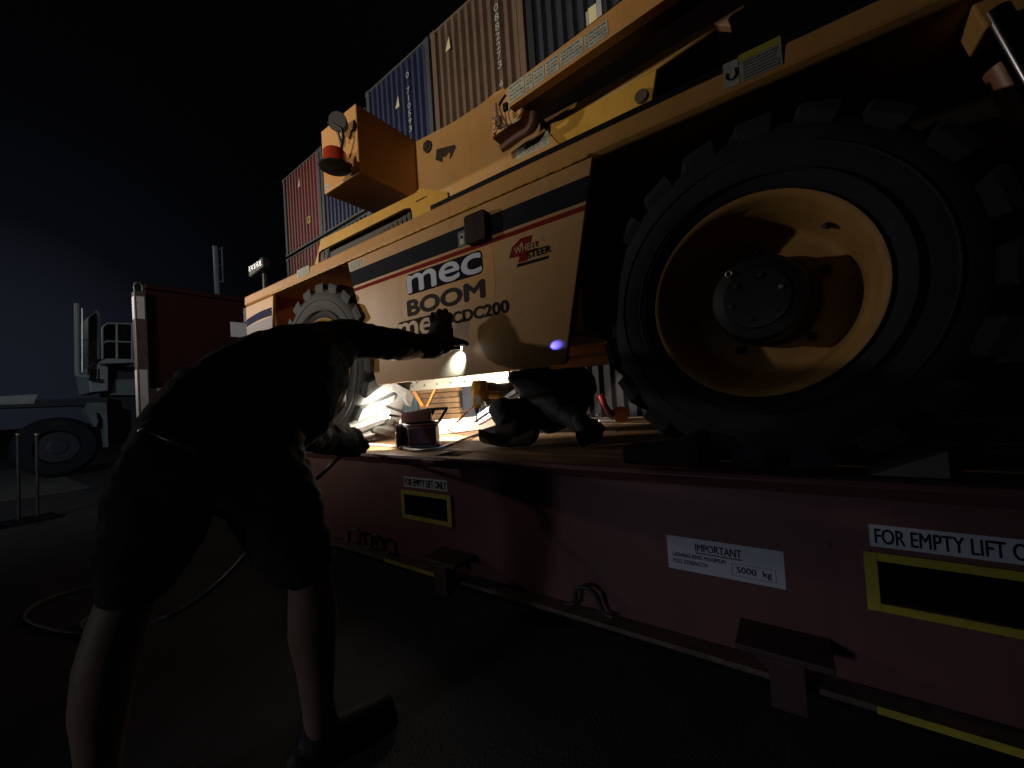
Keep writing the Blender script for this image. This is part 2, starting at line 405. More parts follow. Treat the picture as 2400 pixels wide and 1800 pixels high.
WHT = mat('white_container_print', (.32, .33, .32), .5, var=.05); PALEY = mat('pale_yellow_label', (.58, .58, .34), .5, var=.1)
Z3 = 6.07
container('red_container', 'oxide red corrugated container at the left end of the top tier, small yellow placard', 13.50, Z3, 2.60, CRED, 11, mark=(1.02, 1.95, PALEY), placard=(1.55, .62, mat('yellow_placard', (.60, .48, .06), .5)), post=CGREY)
container('blue_container', 'blue container of the top tier right of the red one, half hidden by tan box', 11.04, Z3, 2.60, CBLUE, 11, post=CGREY)
container('blue_container', 'blue shipping container of the top tier with a white number column beside the brown one', 8.58, Z3, 2.95, CBLUE, 11, number=('0 710593 0', 1.62, 2.55, .75, WHT), mark=(1.15, 1.95, PALEY), post=CGREY)
container('brown_container', 'tall brown corrugated shipping container with a vertical white number in the top tier', 6.09, Z3, 2.95, CBRN, 11, number=('0 0882273 4', 1.78, 2.75, .72, WHT), mark=(.42, 2.3, PALEY), post=CBRN)
nv = container('navy_container', 'dark navy shipping container of the top tier rising behind the yellow boom', 3.62, Z3, 2.95, CNAVY, 11, post=CDARK)
for (x0_, x1_, z0_, z1_, m_) in ((1.13, 1.17, .72, 1.05, WHT), (1.175, 1.315, .72, 1.08, PALEY), (1.32, 1.40, .80, 1.35, WHT)):
    bm = B(); box(bm, (x0_, -.006, z0_), (x1_, .004, z1_)); o = link('torn_label', bm, m_, None); o.parent = nv
container('navy_container', 'dark navy shipping container at the right end of the top tier, behind the boom', 1.14, Z3, 2.95, CNAVY, 11, post=CDARK)
GLB = 'lower container of the stack seen only in slivers behind the lift'
low = [(13.50, CRED, 'oxide red shipping container of the middle tier under the red one'), (11.04, CBLUE, 'blue shipping container of the middle tier below the left blue one'), (8.58, CRED, 'red shipping container of the middle tier under the blue one with the number'),
       (6.09, CBLUE, 'blue shipping container of the middle tier under the brown one'), (3.62, CRED, 'red shipping container of the middle tier behind the rear wheel')]
for s_, m_, lb in low: container('stacked_container', lb, s_, 3.10, 2.90, m_, 11, post=CGREY)
for s_, m_, lb in ((13.50, CBLUE, 'blue shipping container on the ground at the left of the stack'), (11.04, CRED, 'red shipping container on the ground, second of the bottom tier'),
                   (8.58, cmat('container_pale_blue', (.30, .42, .50)), 'pale blue shipping container on the ground seen under the lift'), (6.09, cmat('container_slate', (.07, .065, .08)), 'slate grey shipping container on the ground seen under the lift'),
                   (3.62, cmat('container_dark_slate', (.05, .045, .055)), 'dark slate shipping container on the ground behind the rear wheel')):
    container('ground_container', lb, s_, .13, 2.90, m_, 11, post=m_)

# ================================================================== FLAT RACK
YW, YT, YB = 1.45, 1.405, 1.385       # web, top rail lip, bottom flange front edge
DZ = .75
XL, XR = -7.28, 4.6
fr = thing('flat_rack', 'long dark red flat rack with timber deck carrying the boom lift', 'flat rack', (-1.3, 2.6, 0))
def side(y0, y1, sgn):
    bm = B()
    # web with two fork pockets cut through it
    segs = [(XL, -1.815), (-1.482, .158), (.495, XR)]
    for a, b in segs: box(bm, (a, y0, .175), (b, y1, .70))
    for a, b in ((-1.815, -1.482), (.158, .495)):
        box(bm, (a, y0, .175), (b, y1, .415)); box(bm, (a, y0, .530), (b, y1, .70))
    return bm
part('side_beam', side(YW, YW+.012, 1), MAROON, fr)
part('side_beam', side(3.84-.057, 3.84-.045, -1), MAROON, fr)
for a, b in ((-1.815, -1.482), (.158, .495)):      # pocket tunnels
    bm = B()
    box(bm, (a-.006, YW+.0125, .409), (b+.006, 3.78, .415)); box(bm, (a-.006, YW+.0125, .530), (b+.006, 3.78, .536))
    box(bm, (a-.006, YW+.0125, .416), (a, 3.78, .529)); box(bm, (b, YW+.0125, .416), (b+.006, 3.78, .529))
    part('fork_pocket', bm, DARKST, fr)
    fb = B()
    for q in ((a-.028, a, .393, .553), (b, b+.030, .393, .553)): box(fb, (q[0], YW-.010, q[2]), (q[1], YW-.001, q[3]))
    for q in ((a, b, .393, .415), (a, b, .530, .553)): box(fb, (q[0], YW-.010, q[2]), (q[1], YW-.001, q[3]))
    part('fork_pocket_frame', fb, YELMK, fr, bevel=.002)
# top rail with lip, notched like the real edge
bm = B(); prismX(bm, [(YT, .738), (YT+.008, .752), (YT+.05, .754), (YT+.05, .70), (YT+.03, .70)], XL, XR); part('top_rail', bm, MAROON, fr, bevel=.003)
bm = B(); prismX(bm, [(3.84-.10, .70), (3.84, .70), (3.84, .757), (3.84-.10, .757)], XL, XR); part('top_rail', bm, FLANGE, fr, bevel=.003)
bm = B(); prismX(bm, [(YB, .150), (YB, .168), (YW+.12, .176), (YW+.12, .150)], XL, XR); part('bottom_flange', bm, FLANGE, fr, bevel=.002)
bm = B(); prismX(bm, [(3.72, .150), (3.86, .150), (3.86, .170), (3.72, .170)], XL, XR); part('bottom_flange', bm, FLANGE, fr)
for a, b in ((onY(900, 1310, YB).x, onY(1028, 1352, YB).x), (onY(2056, 1665, YB).x, 1.1)):
    bm = B(); box(bm, (a, YB-.003, .149), (b, YB-.0005, .169)); part('yellow_edge_mark', bm, YELMK, fr)
# deck planks along the rack
bm = B(); y = YT+.055; k = 0
while y < 3.70:
    w_ = random.uniform(.17, .21); x = XL+.1; 
    while x < XR:
        L_ = random.uniform(2.2, 3.9); dz = random.uniform(-.003, .003)
        x1_ = min(x+L_, XR)
        if y < 1.6 and y+w_ > 1.48:
            # leave the stanchion pocket open
            px0, px1 = -1.60, -1.43
            for a, b in ((x, min(x1_, px0)), (max(x, px1), x1_)):
                if b-a > .01: box(bm, (a, y, .70), (b-.004, min(y+w_, 3.735)-.005, DZ+dz))
        else: box(bm, (x, y, .70), (x1_-.004, min(y+w_, 3.735)-.005, DZ+dz))
        x = x1_
    y += w_
part('deck_planks', bm, DECK, fr, bevel=.003)
bm = B(); box(bm, (XL+.1, YT+.14, .60), (XR-.1, 3.72, .695)); part('deck_frame', bm, DARKST, fr)
# stanchion lip brackets along the edge
for xx, ww in ((onY(1020, 1080, YT).x, .17), (.62, .3)):
    bm = B(); box(bm, (xx-ww/2, YT-.014, .722), (xx+ww/2, YT-.001, .744)); part('stanchion_bracket', bm, MAROON, fr, bevel=.004)
# shock marks: angled brackets hanging at the lower edge
for px, py in ((1045, 1330), (1838, 1560)):
    c = onY(px, py, YB-.03); bm = B()
    box(bm, (c.x-.115, YB-.085, .262), (c.x+.115, YW-.001, .282))
    box(bm, (c.x-.035, YB-.080, .125), (c.x+.05, YB-.010, .261))
    prismY(bm, [(c.x-.10, .262), (c.x-.034, .262), (c.x-.034, .20)], YB-.05, YB-.035)
    part('lashing_bracket', bm, mat('bracket_oxide', (.055, .024, .023), .6, var=.2, grime=.8), fr, bevel=.004)
# lashing rings: bent bars with welded feet on the flange
def ring(px0, px1, pyt):
    a = onY(px0, pyt+50, YB+.04).x; b = onY(px1, pyt+50, YB+.04).x; hgt = .095
    m_ = (a+b)/2; y0 = YW-.035
    pts = cr([(a-.05, y0, .185), (a-.015, y0, .190), (a, y0, .215), (a+.008, y0-.006, .172+hgt-.01), (m_, y0-.012, .172+hgt+.012), (b-.012, y0-.006, .172+hgt-.01), (b, y0, .215), (b+.015, y0, .190), (b+.05, y0, .185)], 6)
    bm = B(); tube(bm, pts, .0085, 10); part('lashing_ring', bm, DARKST, fr, smooth=True)
ring(825, 862, 1245); ring(878, 905, 1245); ring(1355, 1412, 1395); 
# end walls
def endwall(X, sgn):
    w0, w1 = YT, 3.84
    bm = B(); box(bm, (X-.03, w0+.13, 1.47), (X, w1-.13, 2.86)); part('end_wall_panel', bm, mat('dark_oxide_red', (.020, .0065, .0065), .8, spec=.05), fr)
    WHB = mat('pale_weathered_board', (.36, .35, .38), .6, var=.1, scale=3, dirt=(.15, .14, .15), dirt_amt=.5)
    bm = B(); box(bm, (X-.03, w0+.13, .76), (X-.004, w1-.13, 1.468)); part('end_wall_lower_panel', bm, WHB, fr)
    for ya in (w0, w1-.12):
        bm = B(); box(bm, (X-.08, ya, .76), (X+.06, ya+.12, 2.80))
        if True:
            cx = ya+.06
            pts = []
            ring_ = [Vector((X, cx+.045*math.cos(a), 2.86+.075*math.sin(a))) for a in [R(q) for q in range(-40, 221, 20)]]
            tube(bm, ring_, .014, 8)
        part('corner_post', bm, mat('post_dark', (.045, .035, .035), .55, var=.3), fr, bevel=.006)
        for z0_, z1_, mm in ((.765, 1.72, WHB), (2.42, 2.73, WHB)):
            bm = B(); box(bm, (X+.061, ya+.02, z0_), (X+.064, ya+.10, z1_)); box(bm, (X-.06, ya-.004, z0_), (X+.05, ya-.001, z1_)); part('reflective_strip', bm, mm, fr)
    bm = B(); box(bm, (X-.05, w0+.12, 2.86), (X+.05, w1-.12, 2.92)); part('end_wall_top_beam', bm, mat('dark_oxide_red', (.03,.01,.01), .8), fr, bevel=.006)
    bm = B(); y0_ = onX(540, 770, X).y; box(bm, (X+.002, y0_, 2.27), (X+.008, y0_+.55, 2.51)); part('identity_plate', bm, PLATE, fr)
endwall(-7.25, 1)
for X in (XL, ):
    for ya in (YT, 3.84-.18):
        bm = B(); box(bm, (X-.02, ya, .0), (X+.18, ya+.18, .149)); part('corner_casting', bm, FLANGE, fr, bevel=.008)
bm = B(); box(bm, (XR-.2, YT, 0), (XR, YT+.18, .149)); part('corner_casting', bm, FLANGE, fr, bevel=.008)
# stickers on the rack
def plate(name, x0, x1, z0, z1, Y, m, parent, r_=.003): 
    bm = B(); prismY(bm, rrect(x0, x1, z0, z1, r_, 2), Y-.0015, Y-.0003); return part(name, bm, m, parent)
p1 = plate('lift_notice', -1.82, -1.478, .571, .628, YW, PLATE, fr)
text('FOR EMPTY LIFT ONLY', LETK, p1, (-1.812, -1.486, .580, .619), YW-.0016, .012)
p2 = plate('lift_notice', .147, .50, .567, .627, YW, PLATE, fr)
text('FOR EMPTY LIFT ONLY', LETK, p2, (.158, .490, .577, .617), YW-.0016, .012)
p3 = plate('lashing_notice', -.398, -.055, .400, .515, YW, PLATE, fr)
def on3(u0, u1, v0, v1): return (-.398+.343*u0, -.398+.343*u1, .400+.115*v0, .400+.115*v1)
text('IMPORTANT', LETK, p3, on3(.27, .67, .64, .86), YW-.0016, .010)
bm = B(); q = on3(.27, .67, .575, .60); box(bm, (q[0], YW-.0028, q[2]), (q[1], YW-.0016, q[3])); part('underline', bm, LETK, p3)
text('LASHING RING MAXIMUM', LETK, p3, on3(.05, .53, .40, .52), YW-.0016, .004)
text('PULL STRENGTH', LETK, p3, on3(.05, .37, .20, .32), YW-.0016, .004)
bm = B(); a = on3(.58, .93, .12, .47); 
for q in ((a[0], a[1], a[2], a[2]+.0015), (a[0], a[1], a[3]-.0015, a[3]), (a[0], a[0]+.0015, a[2]+.0015, a[3]-.0015), (a[1]-.0015, a[1], a[2]+.0015, a[3]-.0015)): box(bm, (q[0], YW-.0026, q[2]), (q[1], YW-.0016, q[3]))
part('printed_border', bm, mat('grey_print', (.2, .2, .24), .5), p3)
text('5000  kg', LETK, p3, on3(.62, .90, .17, .40), YW-.0016, .008)

# ================================================================== BOOM LIFT
bl = thing('boom_lift', 'big yellow orange boom lift with huge lugged tyres parked on the flat rack', 'boom lift', (-1.4, 2.6, DZ))
YP = 1.55
# chassis: long folded top band, front face, arches
CX0, CX1 = -4.07, 1.25
bm = B(); prismX(bm, [(YP, 2.035), (YP-.004, 2.045), (YP, 2.112), (YP+.03, 2.125), (3.55, 2.125), (3.55, 2.035), (YP+.45, 2.035), (YP+.45, 2.020), (YP+.02, 2.020)], CX0, CX1)
part('chassis_band', bm, ORANGE, bl, bevel=.012, seg=3)
bm = B(); prismX(bm, [(YP+.04, 2.1255), (YP+.04, 2.165), (YP+.06, 2.172), (YP+.11, 2.172), (YP+.11, 2.1255)], -1.62, CX1-.02); part('rubber_edge_strip', bm, BLACK, bl)
bm = B(); box(bm, (CX0+.05, YP+.115, 2.1255), (CX1-.02, 3.5, 2.139)); part('bounce_stop_sheet', bm, BLACK, bl)  # added black sheet, stops bounce light reaching the box underside
# front nose panel
a_, b_ = -4.065, -3.56
bm = B(); prismY(bm, [(a_, 2.019), (b_+.04, 2.019), (b_, 1.745), (a_-.01, 1.69)], YP+.005, YP+.03); box(bm, (a_, YP+.031, 1.69), (a_+.03, 3.5, 2.019))
nose = part('front_nose_panel', bm, ORANGE, bl, bevel=.004)
WHD = mat('pale_grey_decal', (.36, .34, .37), .5, spec=.1, var=.08, scale=6); BLD = mat('dark_blue_decal', (.02, .03, .085), .6, var=.1, spec=.03)
def ribbon(zt0, zt1, zb0, zb1, y, m_, n=10, sag=.012):
    bm = B(); top = []; bot = []
    for i in range(n+1):
        t = i/n; x = a_+.006+(b_-a_+.00)*t; sg = sag*math.sin(PI*t)
        top.append((x, zt0+(zt1-zt0)*t+sg)); bot.append((x, zb0+(zb1-zb0)*t+sg))
    prismY(bm, top+bot[::-1], y-.0015, y); return part('decal', bm, m_, nose)
ribbon(1.90, 1.925, 1.835, 1.855, YP+.0048, BLD)
ribbon(1.830, 1.850, 1.70, 1.752, YP+.0048, WHD, sag=.004)
# wheel-arch interior and underbody
bm = B(); box(bm, (-3.56, YP+.42, 1.28), (-2.25, YP+.45, 2.034)); box(bm, (-3.56, YP+.03, 1.70), (-3.54, YP+.42, 2.019)); part('wheel_arch', bm, RUSTY, bl)
bm = B(); box(bm, (-2.31, YP+.035, 1.30), (-.72, 3.5, 2.018)); part('body_box', bm, RUSTY, bl)
bm = B(); box(bm, (-2.29, YP+.05, 1.292), (-.74, 3.48, 1.298)); part('underbody_dimmer', bm, DARKST, bl)  # added dark sheet that keeps the body bottom dim near the lamp
bm = B(); box(bm, (-.72, YP+.46, 1.30), (1.2, 3.1, 2.034)); part('rear_body_box', bm, mat('dark_underbody', (.03, .02, .012), .7), bl)
# side panel between the wheels
T0, T1 = (-2.405, 2.021), (-.61, 2.021)
BL_, BR_ = (-2.165, 1.165), (-.80, 1.165)
def lerpx(z, L): 
    t = (z-1.165)/(2.021-1.165); return (BL_[0]+(T0[0]-BL_[0])*t) if L else (BR_[0]+(T1[0]-BR_[0])*t)
bm = B(); prismY(bm, [T0, (T1[0], T1[1]), (BR_[0], 1.18), (BR_[0]-.02, 1.165), (BL_[0]+.02, 1.165), (BL_[0], 1.18)], YP, YP+.028)
pan = part('side_panel', bm, PANELW, bl, bevel=.005, seg=3)
def strip(zt, zb, m_, nm):
    bm = B(); e_ = .003; prismY(bm, [(lerpx(zt, 1)+e_, zt), (lerpx(zt, 0)-e_, zt), (lerpx(zb, 0)-e_, zb), (lerpx(zb, 1)+e_, zb)], YP-.0016, YP-.0002); return part(nm, bm, m_, pan)
strip(1.948, 1.846, STRIPE, 'dark_stripe'); strip(1.830, 1.808, REDST, 'red_stripe')
# weld bead under the band
bm = B(); pts = []
for i in range(230):
    x = -3.55+i*(2.93/229); pts.append((x, YP-.001+random.uniform(-.0015, .0015), 2.030+random.uniform(-.0015, .0015)))
tube(bm, pts, [.0065+random.uniform(-.002, .002) for _ in pts], 6); part('weld_bead', bm, YELLOW, bl, smooth=True)
# logos
bm = B(); prismY(bm, rrect(-1.86, -1.16, 1.54, 1.80, .03), YP-.0010, YP-.0002); part('decal_halo', bm, HALO, pan)
bm = B(); prismY(bm, rrect(-1.815, -1.230, 1.673, 1.795, .028), YP-.0022, YP-.0011); lg = part('logo_plate', bm, mat('navy_logo_plate', (.014, .016, .026), .7, var=.1, spec=.02), pan)
text('mec', LETW, lg, (-1.805, -1.240, 1.684, 1.784), YP-.0023, .034, .10, spacing=.96)
text('BOOM', LETB, pan, (-1.815, -1.232, 1.552, 1.640), YP-.0014, .062, name='boom_lettering')
text('CDC200', LETK, pan, (-1.465, -1.085, 1.447, 1.512), YP-.0014, .032, name='model_lettering')
bm = B(); prismY(bm, rrect(-1.915, -1.50, 1.405, 1.528, .02), YP-.0022, YP-.0011); lg2 = part('logo_plate', bm, mat('faded_brown_decal', (.045, .026, .02), .6, spec=.03), pan)
text('mec', mat('tan_lettering', (.55, .36, .20), .4), lg2, (-1.905, -1.51, 1.425, 1.515), YP-.0023, .030, .10, spacing=.96)
# "4 wheel steer"
def pm_(x, y, Y=YP): p = onY(x, y, Y); return (p.x, p.z)
z4 = lambda x, y: pm_(1060+x*.16275, 480+y*.16275)
bm = B(); prismY(bm, [z4(1155, 432), z4(985, 485), z4(862, 610), z4(820, 775), z4(968, 745), z4(950, 835), z4(1080, 800), z4(1100, 700), z4(1215, 660), z4(1245, 520), z4(1130, 552)], YP-.0014, YP-.0002)
part('numeral_four', bm, REDST, pan)
bm = B(); prismY(bm, [z4(1005, 530), z4(1030, 590), z4(960, 610)], YP-.0022, YP-.0015); part('numeral_gap', bm, PANELW, pan)
w0, w1 = z4(905, 730), z4(1235, 545)
text('WHEEL', mat('tan_lettering', (.55, .36, .20), .4), pan, (w0[0], w1[0], w0[1]+.004, w0[1]+.036), YP-.0022, .02, .25, name='wheel_lettering')
w0, w1 = z4(1085, 785), z4(1415, 610)
text('STEER', LETK, pan, (w0[0], w1[0], w0[1]+.002, w0[1]+.034), YP-.0022, .02, .25, name='steer_lettering')
bm = B(); prismY(bm, [z4(940, 855), z4(1395, 728), z4(1380, 775), z4(928, 905)], YP-.0014, YP-.0002); part('logo_underline', bm, STRIPE, pan)
# fuel sticker and filler cover
bm = B(); box(bm, (-1.385, YP-.0030, 1.842), (-1.312, YP-.0018, 1.925)); fs = part('fuel_sticker', bm, mat('grey_green_sticker', (.10, .12, .12), .4), pan)
bm = B(); x0 = -1.372; z0 = 1.855
for q in ((x0, x0+.028, z0, z0+.055),): box(bm, (q[0], YP-.0042, q[2]), (q[1], YP-.0031, q[3]))
tube(bm, [(x0+.030, YP-.004, z0+.045), (x0+.042, YP-.004, z0+.042), (x0+.044, YP-.004, z0+.012), (x0+.034, YP-.004, z0+.008)], .0022, 6)
part('pump_symbol', bm, STICK, fs)
bm = B(); box(bm, (x0+.006, YP-.0050, z0+.030), (x0+.022, YP-.0043, z0+.048)); part('symbol_window', bm, LETK, fs)
bm = B(); prismY(bm, rrect(-1.305, -1.165, 1.825, 1.972, .018), YP-.045, YP-.002); part('filler_cover', bm, mat('dark_brown_plastic', (.022, .009, .008), .5, var=.3, spec=.2), bl, bevel=.008, seg=3)
# stickers
def stick(x0, x1, z0, z1, Y, nm='warning_sticker', lines=4, par=None, m_=None):
    o = plate(nm, x0, x1, z0, z1, Y, m_ or STICK, par or bl, .002)
    bm = B(); h = (z1-z0)
    for i in range(lines):
        zc = z1-h*(i+.8)/(lines+.6); xx = x0+(x1-x0)*.10
        while xx < x1-(x1-x0)*.12:
            L_ = random.uniform(.04, .16)*(x1-x0)
            box(bm, (xx, Y-.0026, zc-h*.03-.0005), (min(xx+L_, x1-(x1-x0)*.07), Y-.0016, zc+h*.03)); xx += L_+.03*(x1-x0)
    part('small_print', bm, mat('faded_print', (.12, .13, .12), .6), o); return o
stick(-2.385, -2.245, 1.955, 2.010, YP, par=pan)
stick(-3.08, -2.90, 2.062, 2.125, YP-.004)
def band(x0, x1, z0, z1, m_, nm):
    o = plate(nm, x0, x1, z0, z1, YP-.005, m_, bl, .002); return o
c0, c1 = pm_(1697, 190), pm_(1833, 130)
stick(c0[0], c0[0]+.045, 2.048, 2.135, YP-.004, 'hook_sticker', 0)
bm = B(); hx, hz = c0[0]+.022, 2.088
tube(bm, cr([(hx+.013, YP-.008, hz+.018), (hx+.014, YP-.008, hz-.006), (hx, YP-.008, hz-.018), (hx-.014, YP-.008, hz-.006), (hx-.012, YP-.008, hz+.010)], 5), .0022, 6); part('hook_symbol', bm, LETK, bl)
stick(c0[0]+.047, c1[0], 2.048, 2.117, YP-.004, 'safety_sticker', 6, m_=mat('silver_sticker', (.32, .34, .34), .4, var=.15, scale=40))
o = plate('caution_header', c0[0]+.047, c1[0], 2.118, 2.142, YP-.004, mat('yellow_caution_print', (.42, .42, .06), .5), bl, .002)

# ---- bonnet with louvres, front of the turntable
YH = 1.74
h = lambda x, y: pm_(600+x*.3616, 200+y*.3616, YH)
pts = [h(355, 1140), h(420, 1000), h(1030, 700), h(1060, 668), h(1240, 690), h(1240, 740), h(1075, 815)]
zb = 2.141
pts = [(h(355, 1130)[0], zb), h(420, 1000), h(1030, 700), h(1058, 668), h(1240, 690), (h(1250, 720)[0], zb)]
slot = [(h(395, 1115)[0], zb+.012), h(406, 1085), h(425, 1068), h(960, 800), h(1000, 792), h(1012, 825), (h(1012, 850)[0], zb+.012)]
bm = B()
vo = [bm.verts.new((x, YH, z)) for x, z in pts]; vi = [bm.verts.new((x, YH, z)) for x, z in slot]
es = [bm.edges.new((vo[i], vo[(i+1) % len(vo)])) for i in range(len(vo))]+[bm.edges.new((vi[i], vi[(i+1) % len(vi)])) for i in range(len(vi))]
bmesh.ops.triangle_fill(bm, use_beauty=True, use_dissolve=False, edges=es)
r_ = bmesh.ops.extrude_face_region(bm, geom=bm.faces[:])
for v in [q for q in r_['geom'] if isinstance(q, bmesh.types.BMVert)]: v.co.y += .02
bmesh.ops.recalc_face_normals(bm, faces=bm.faces)
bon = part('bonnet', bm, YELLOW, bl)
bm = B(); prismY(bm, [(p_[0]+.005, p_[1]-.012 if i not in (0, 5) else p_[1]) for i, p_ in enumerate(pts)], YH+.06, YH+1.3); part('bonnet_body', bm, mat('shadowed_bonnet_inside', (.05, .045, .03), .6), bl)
bm = B()
sx0, sx1 = slot[0][0]+.05, slot[5][0]-.02
for i in range(25):
    x = sx0+(sx1-sx0)*i/24; t = i/24
    ztop = slot[0][1]+.03+(slot[4][1]-slot[0][1]-.03)*t
    obox(bm, (x, YH+.035, (zb+.012+ztop)/2), (.022, .012, max(.02, ztop-zb-.012)), Matrix.Rotation(R(20), 3, 'Z'))
box(bm, (sx0-.01, YH+.041, zb+.004), (sx1+.01, YH+.045, zb+.011))
part('louvre_blades', bm, mat('grey_louvre', (.05, .05, .05), .5), bon)
bm = B(); c = h(1072, 738); obox(bm, (c[0], YH-.001, c[1]), (.10, .004, .006), Matrix.Rotation(R(0), 3, 'Y')); part('bonnet_slot', bm, BLACK, bon)
bm = B(); c = onY(1060, 440, 1.86)
for i in range(1): tube(bm, cr([(c.x-.12, 1.86, 2.19), (c.x-.09, 1.86, 2.27), (c.x, 1.86, 2.30), (c.x+.09, 1.86, 2.27), (c.x+.12, 1.86, 2.19)], 5), .035, 12)
part('hose_loop', bm, DARKST, bl, smooth=True)

# ---- counter box with lamp and beacon
YX = 1.66
p_tr, p_br, p_tl, p_bl = pm_(833, 243, YX), pm_(842, 402, YX), pm_(752, 307, YX), pm_(760, 457, YX)
bx0, bx1, bz0, bz1 = (p_tl[0]+p_bl[0])/2, (p_tr[0]+p_br[0])/2, (p_br[1]+p_bl[1])/2, (p_tl[1]+p_tr[1])/2
YS = 2.20
bm = B(); box(bm, (bx0, YX, bz0), (bx1, YS+.25, bz1)); cb = part('ballast_box', bm, ORANGE, bl, bevel=.008, seg=3)
# floodlight on the box
g0 = pm_(838, 325, YX)  # anchor
def lampat(px, py): p = pm_(px, py, YX-.06); return p
lc = lampat(805, 293)
bm = B(); ax = Vector((.55, -.80, -.22)).normalized(); u_, v_, w_ = frame_of(ax)
ctr = Vector((lc[0], YX-.10, lc[1]))
rings = []
for hh, rr_ in ((-.075, .030), (-.06, .048), (-.01, .062), (.012, .066), (.02, .064)):
    rings.append([bm.verts.new(ctr+ax*hh+rr_*(math.cos(2*PI*k/24)*u_+math.sin(2*PI*k/24)*v_)) for k in range(24)])
for i in range(4):
    for k in range(24): bm.faces.new((rings[i][k], rings[i][(k+1) % 24], rings[i+1][(k+1) % 24], rings[i+1][k]))
bm.faces.new(rings[0][::-1])
fl = part('floodlight', bm, mat('black_lamp_housing', (.015, .015, .016), .35, var=.2), bl, smooth='auto')
bm = B(); vs = [bm.verts.new(ctr+ax*.017+.062*(math.cos(2*PI*k/24)*u_+math.sin(2*PI*k/24)*v_)) for k in range(24)]; bm.faces.new(vs)
part('lamp_glass', bm, mat('dull_lamp_glass', (.10, .10, .11), .12, var=.1), fl)
bm = B(); lb = pm_(822, 372, YX)
tube(bm, cr([ctr+u_*.066, ctr+Vector((.03, .01, -.07)), Vector((lb[0]+.0, YX-.07, lb[1]+.03)), Vector((lb[0]-.02, YX-.055, lb[1]))], 6), .012, 8)
tube(bm, [Vector((lb[0]-.03, YX-.055, lb[1]+.004)), Vector((lb[0]-.09, YX-.02, lb[1]+.04)), Vector((lb[0]-.09, YX+.0, lb[1]+.04))], .014, 8)
tube(bm, [ctr-ax*.05+Vector((-.05, 0, -.02)), ctr-ax*.05+Vector((-.06, .03, -.10))], .010, 8)
part('lamp_bracket', bm, MATS['black_lamp_housing'], fl, smooth='auto')
# beacon
bc = pm_(788, 374, YX-.11)
cz = bc[1]; bx = bc[0]; by = YX-.12
RED = mat('red_beacon_lens', (.42, .045, .018), .22, var=.1, coat=.3)
def latheZ(bm, prof, c, n=32):
    rings = []
    for r0, z in prof: rings.append([bm.verts.new((c[0]+r0*math.cos(2*PI*k/n), c[1]+r0*math.sin(2*PI*k/n), c[2]+z)) for k in range(n)])
    for i in range(len(rings)-1):
        for k in range(n): bm.faces.new((rings[i][k], rings[i][(k+1) % n], rings[i+1][(k+1) % n], rings[i+1][k]))
    bm.faces.new(rings[0][::-1]); bm.faces.new(rings[-1]); return bm
bm = B(); latheZ(bm, [(.080, -.050), (.076, -.02), (.073, .035), (.074, .045), (.066, .055)], (bx, by, cz)); be = part('beacon', bm, RED, bl, smooth='auto')
bm = B(); latheZ(bm, [(.090, -.074), (.106, -.064), (.106, -.054), (.084, -.048)], (bx, by, cz)); part('beacon_base', bm, MATS['black_lamp_housing'], be, smooth='auto')
bm = B(); box(bm, (bx+.02, by+.02, cz-.062), (bx+.11, YX-.001, cz-.050)); box(bm, (bx+.06, by+.06, cz-.07), (bx+.12, YX-.001, cz-.02)); part('beacon_bracket', bm, mat('beacon_bracket_paint', (.45, .20, .07), .5), be, bevel=.003)
stick(bx0+.015, bx0+.075, bz0+.02, bz0+.065, YX, 'box_sticker', 1, cb)

# ---- turntable side plate
s = lambda x, y: pm_(x, y, YS)
side_pts = [(bx1+.005, 2.19), (bx1+.005, s(976, 330)[1]), s(1060, 287), s(1120, 248), s(1160, 216), s(1180, 207), s(1200, 210), s(1257, 280), s(1312, 340), (s(1320, 345)[0], 2.19)]
bm = B(); prismY(bm, side_pts, YS, YS+.03); sp = part('turntable_side_plate', bm, PANELW, bl, bevel=.004)
bm = B(); box(bm, (bx1+.0, YS+.26, 2.19), (-1.05, YS+1.1, 3.0)); part('turntable_core', bm, mat('turntable_core_paint', (.20, .09, .03), .6), bl)
# round latch
c = s(1000, 347); bm = B(); latheY(bm, [(0, -.030), (.030, -.030), (.034, -.020), (.044, -.018), (.048, 0)], (c[0]+.02, YS, c[1]), 24); part('round_latch', bm, DARKST, sp, smooth='auto')
# folded handle recess
bm = B(); q = lambda x, y: s(740+x*.1537, 220+y*.1537)
prismY(bm, [q(1850, 850), q(2125, 780), q(2145, 810), q(2060, 990), q(2045, 990), q(2060, 910), q(2020, 900), q(1985, 965), q(1950, 960), q(1940, 910), q(1935, 1045), q(1835, 1010)], YS-.006, YS-.0005)
part('lifting_cutout', bm, mat('dark_cutout_brown', (.030, .014, .013), .6), sp)
stick(s(1210, 366)[0], s(1287, 330)[0], s(1212, 372)[1]-.005, s(1212, 348)[1]+.012, YS, 'serial_sticker', 5, sp)
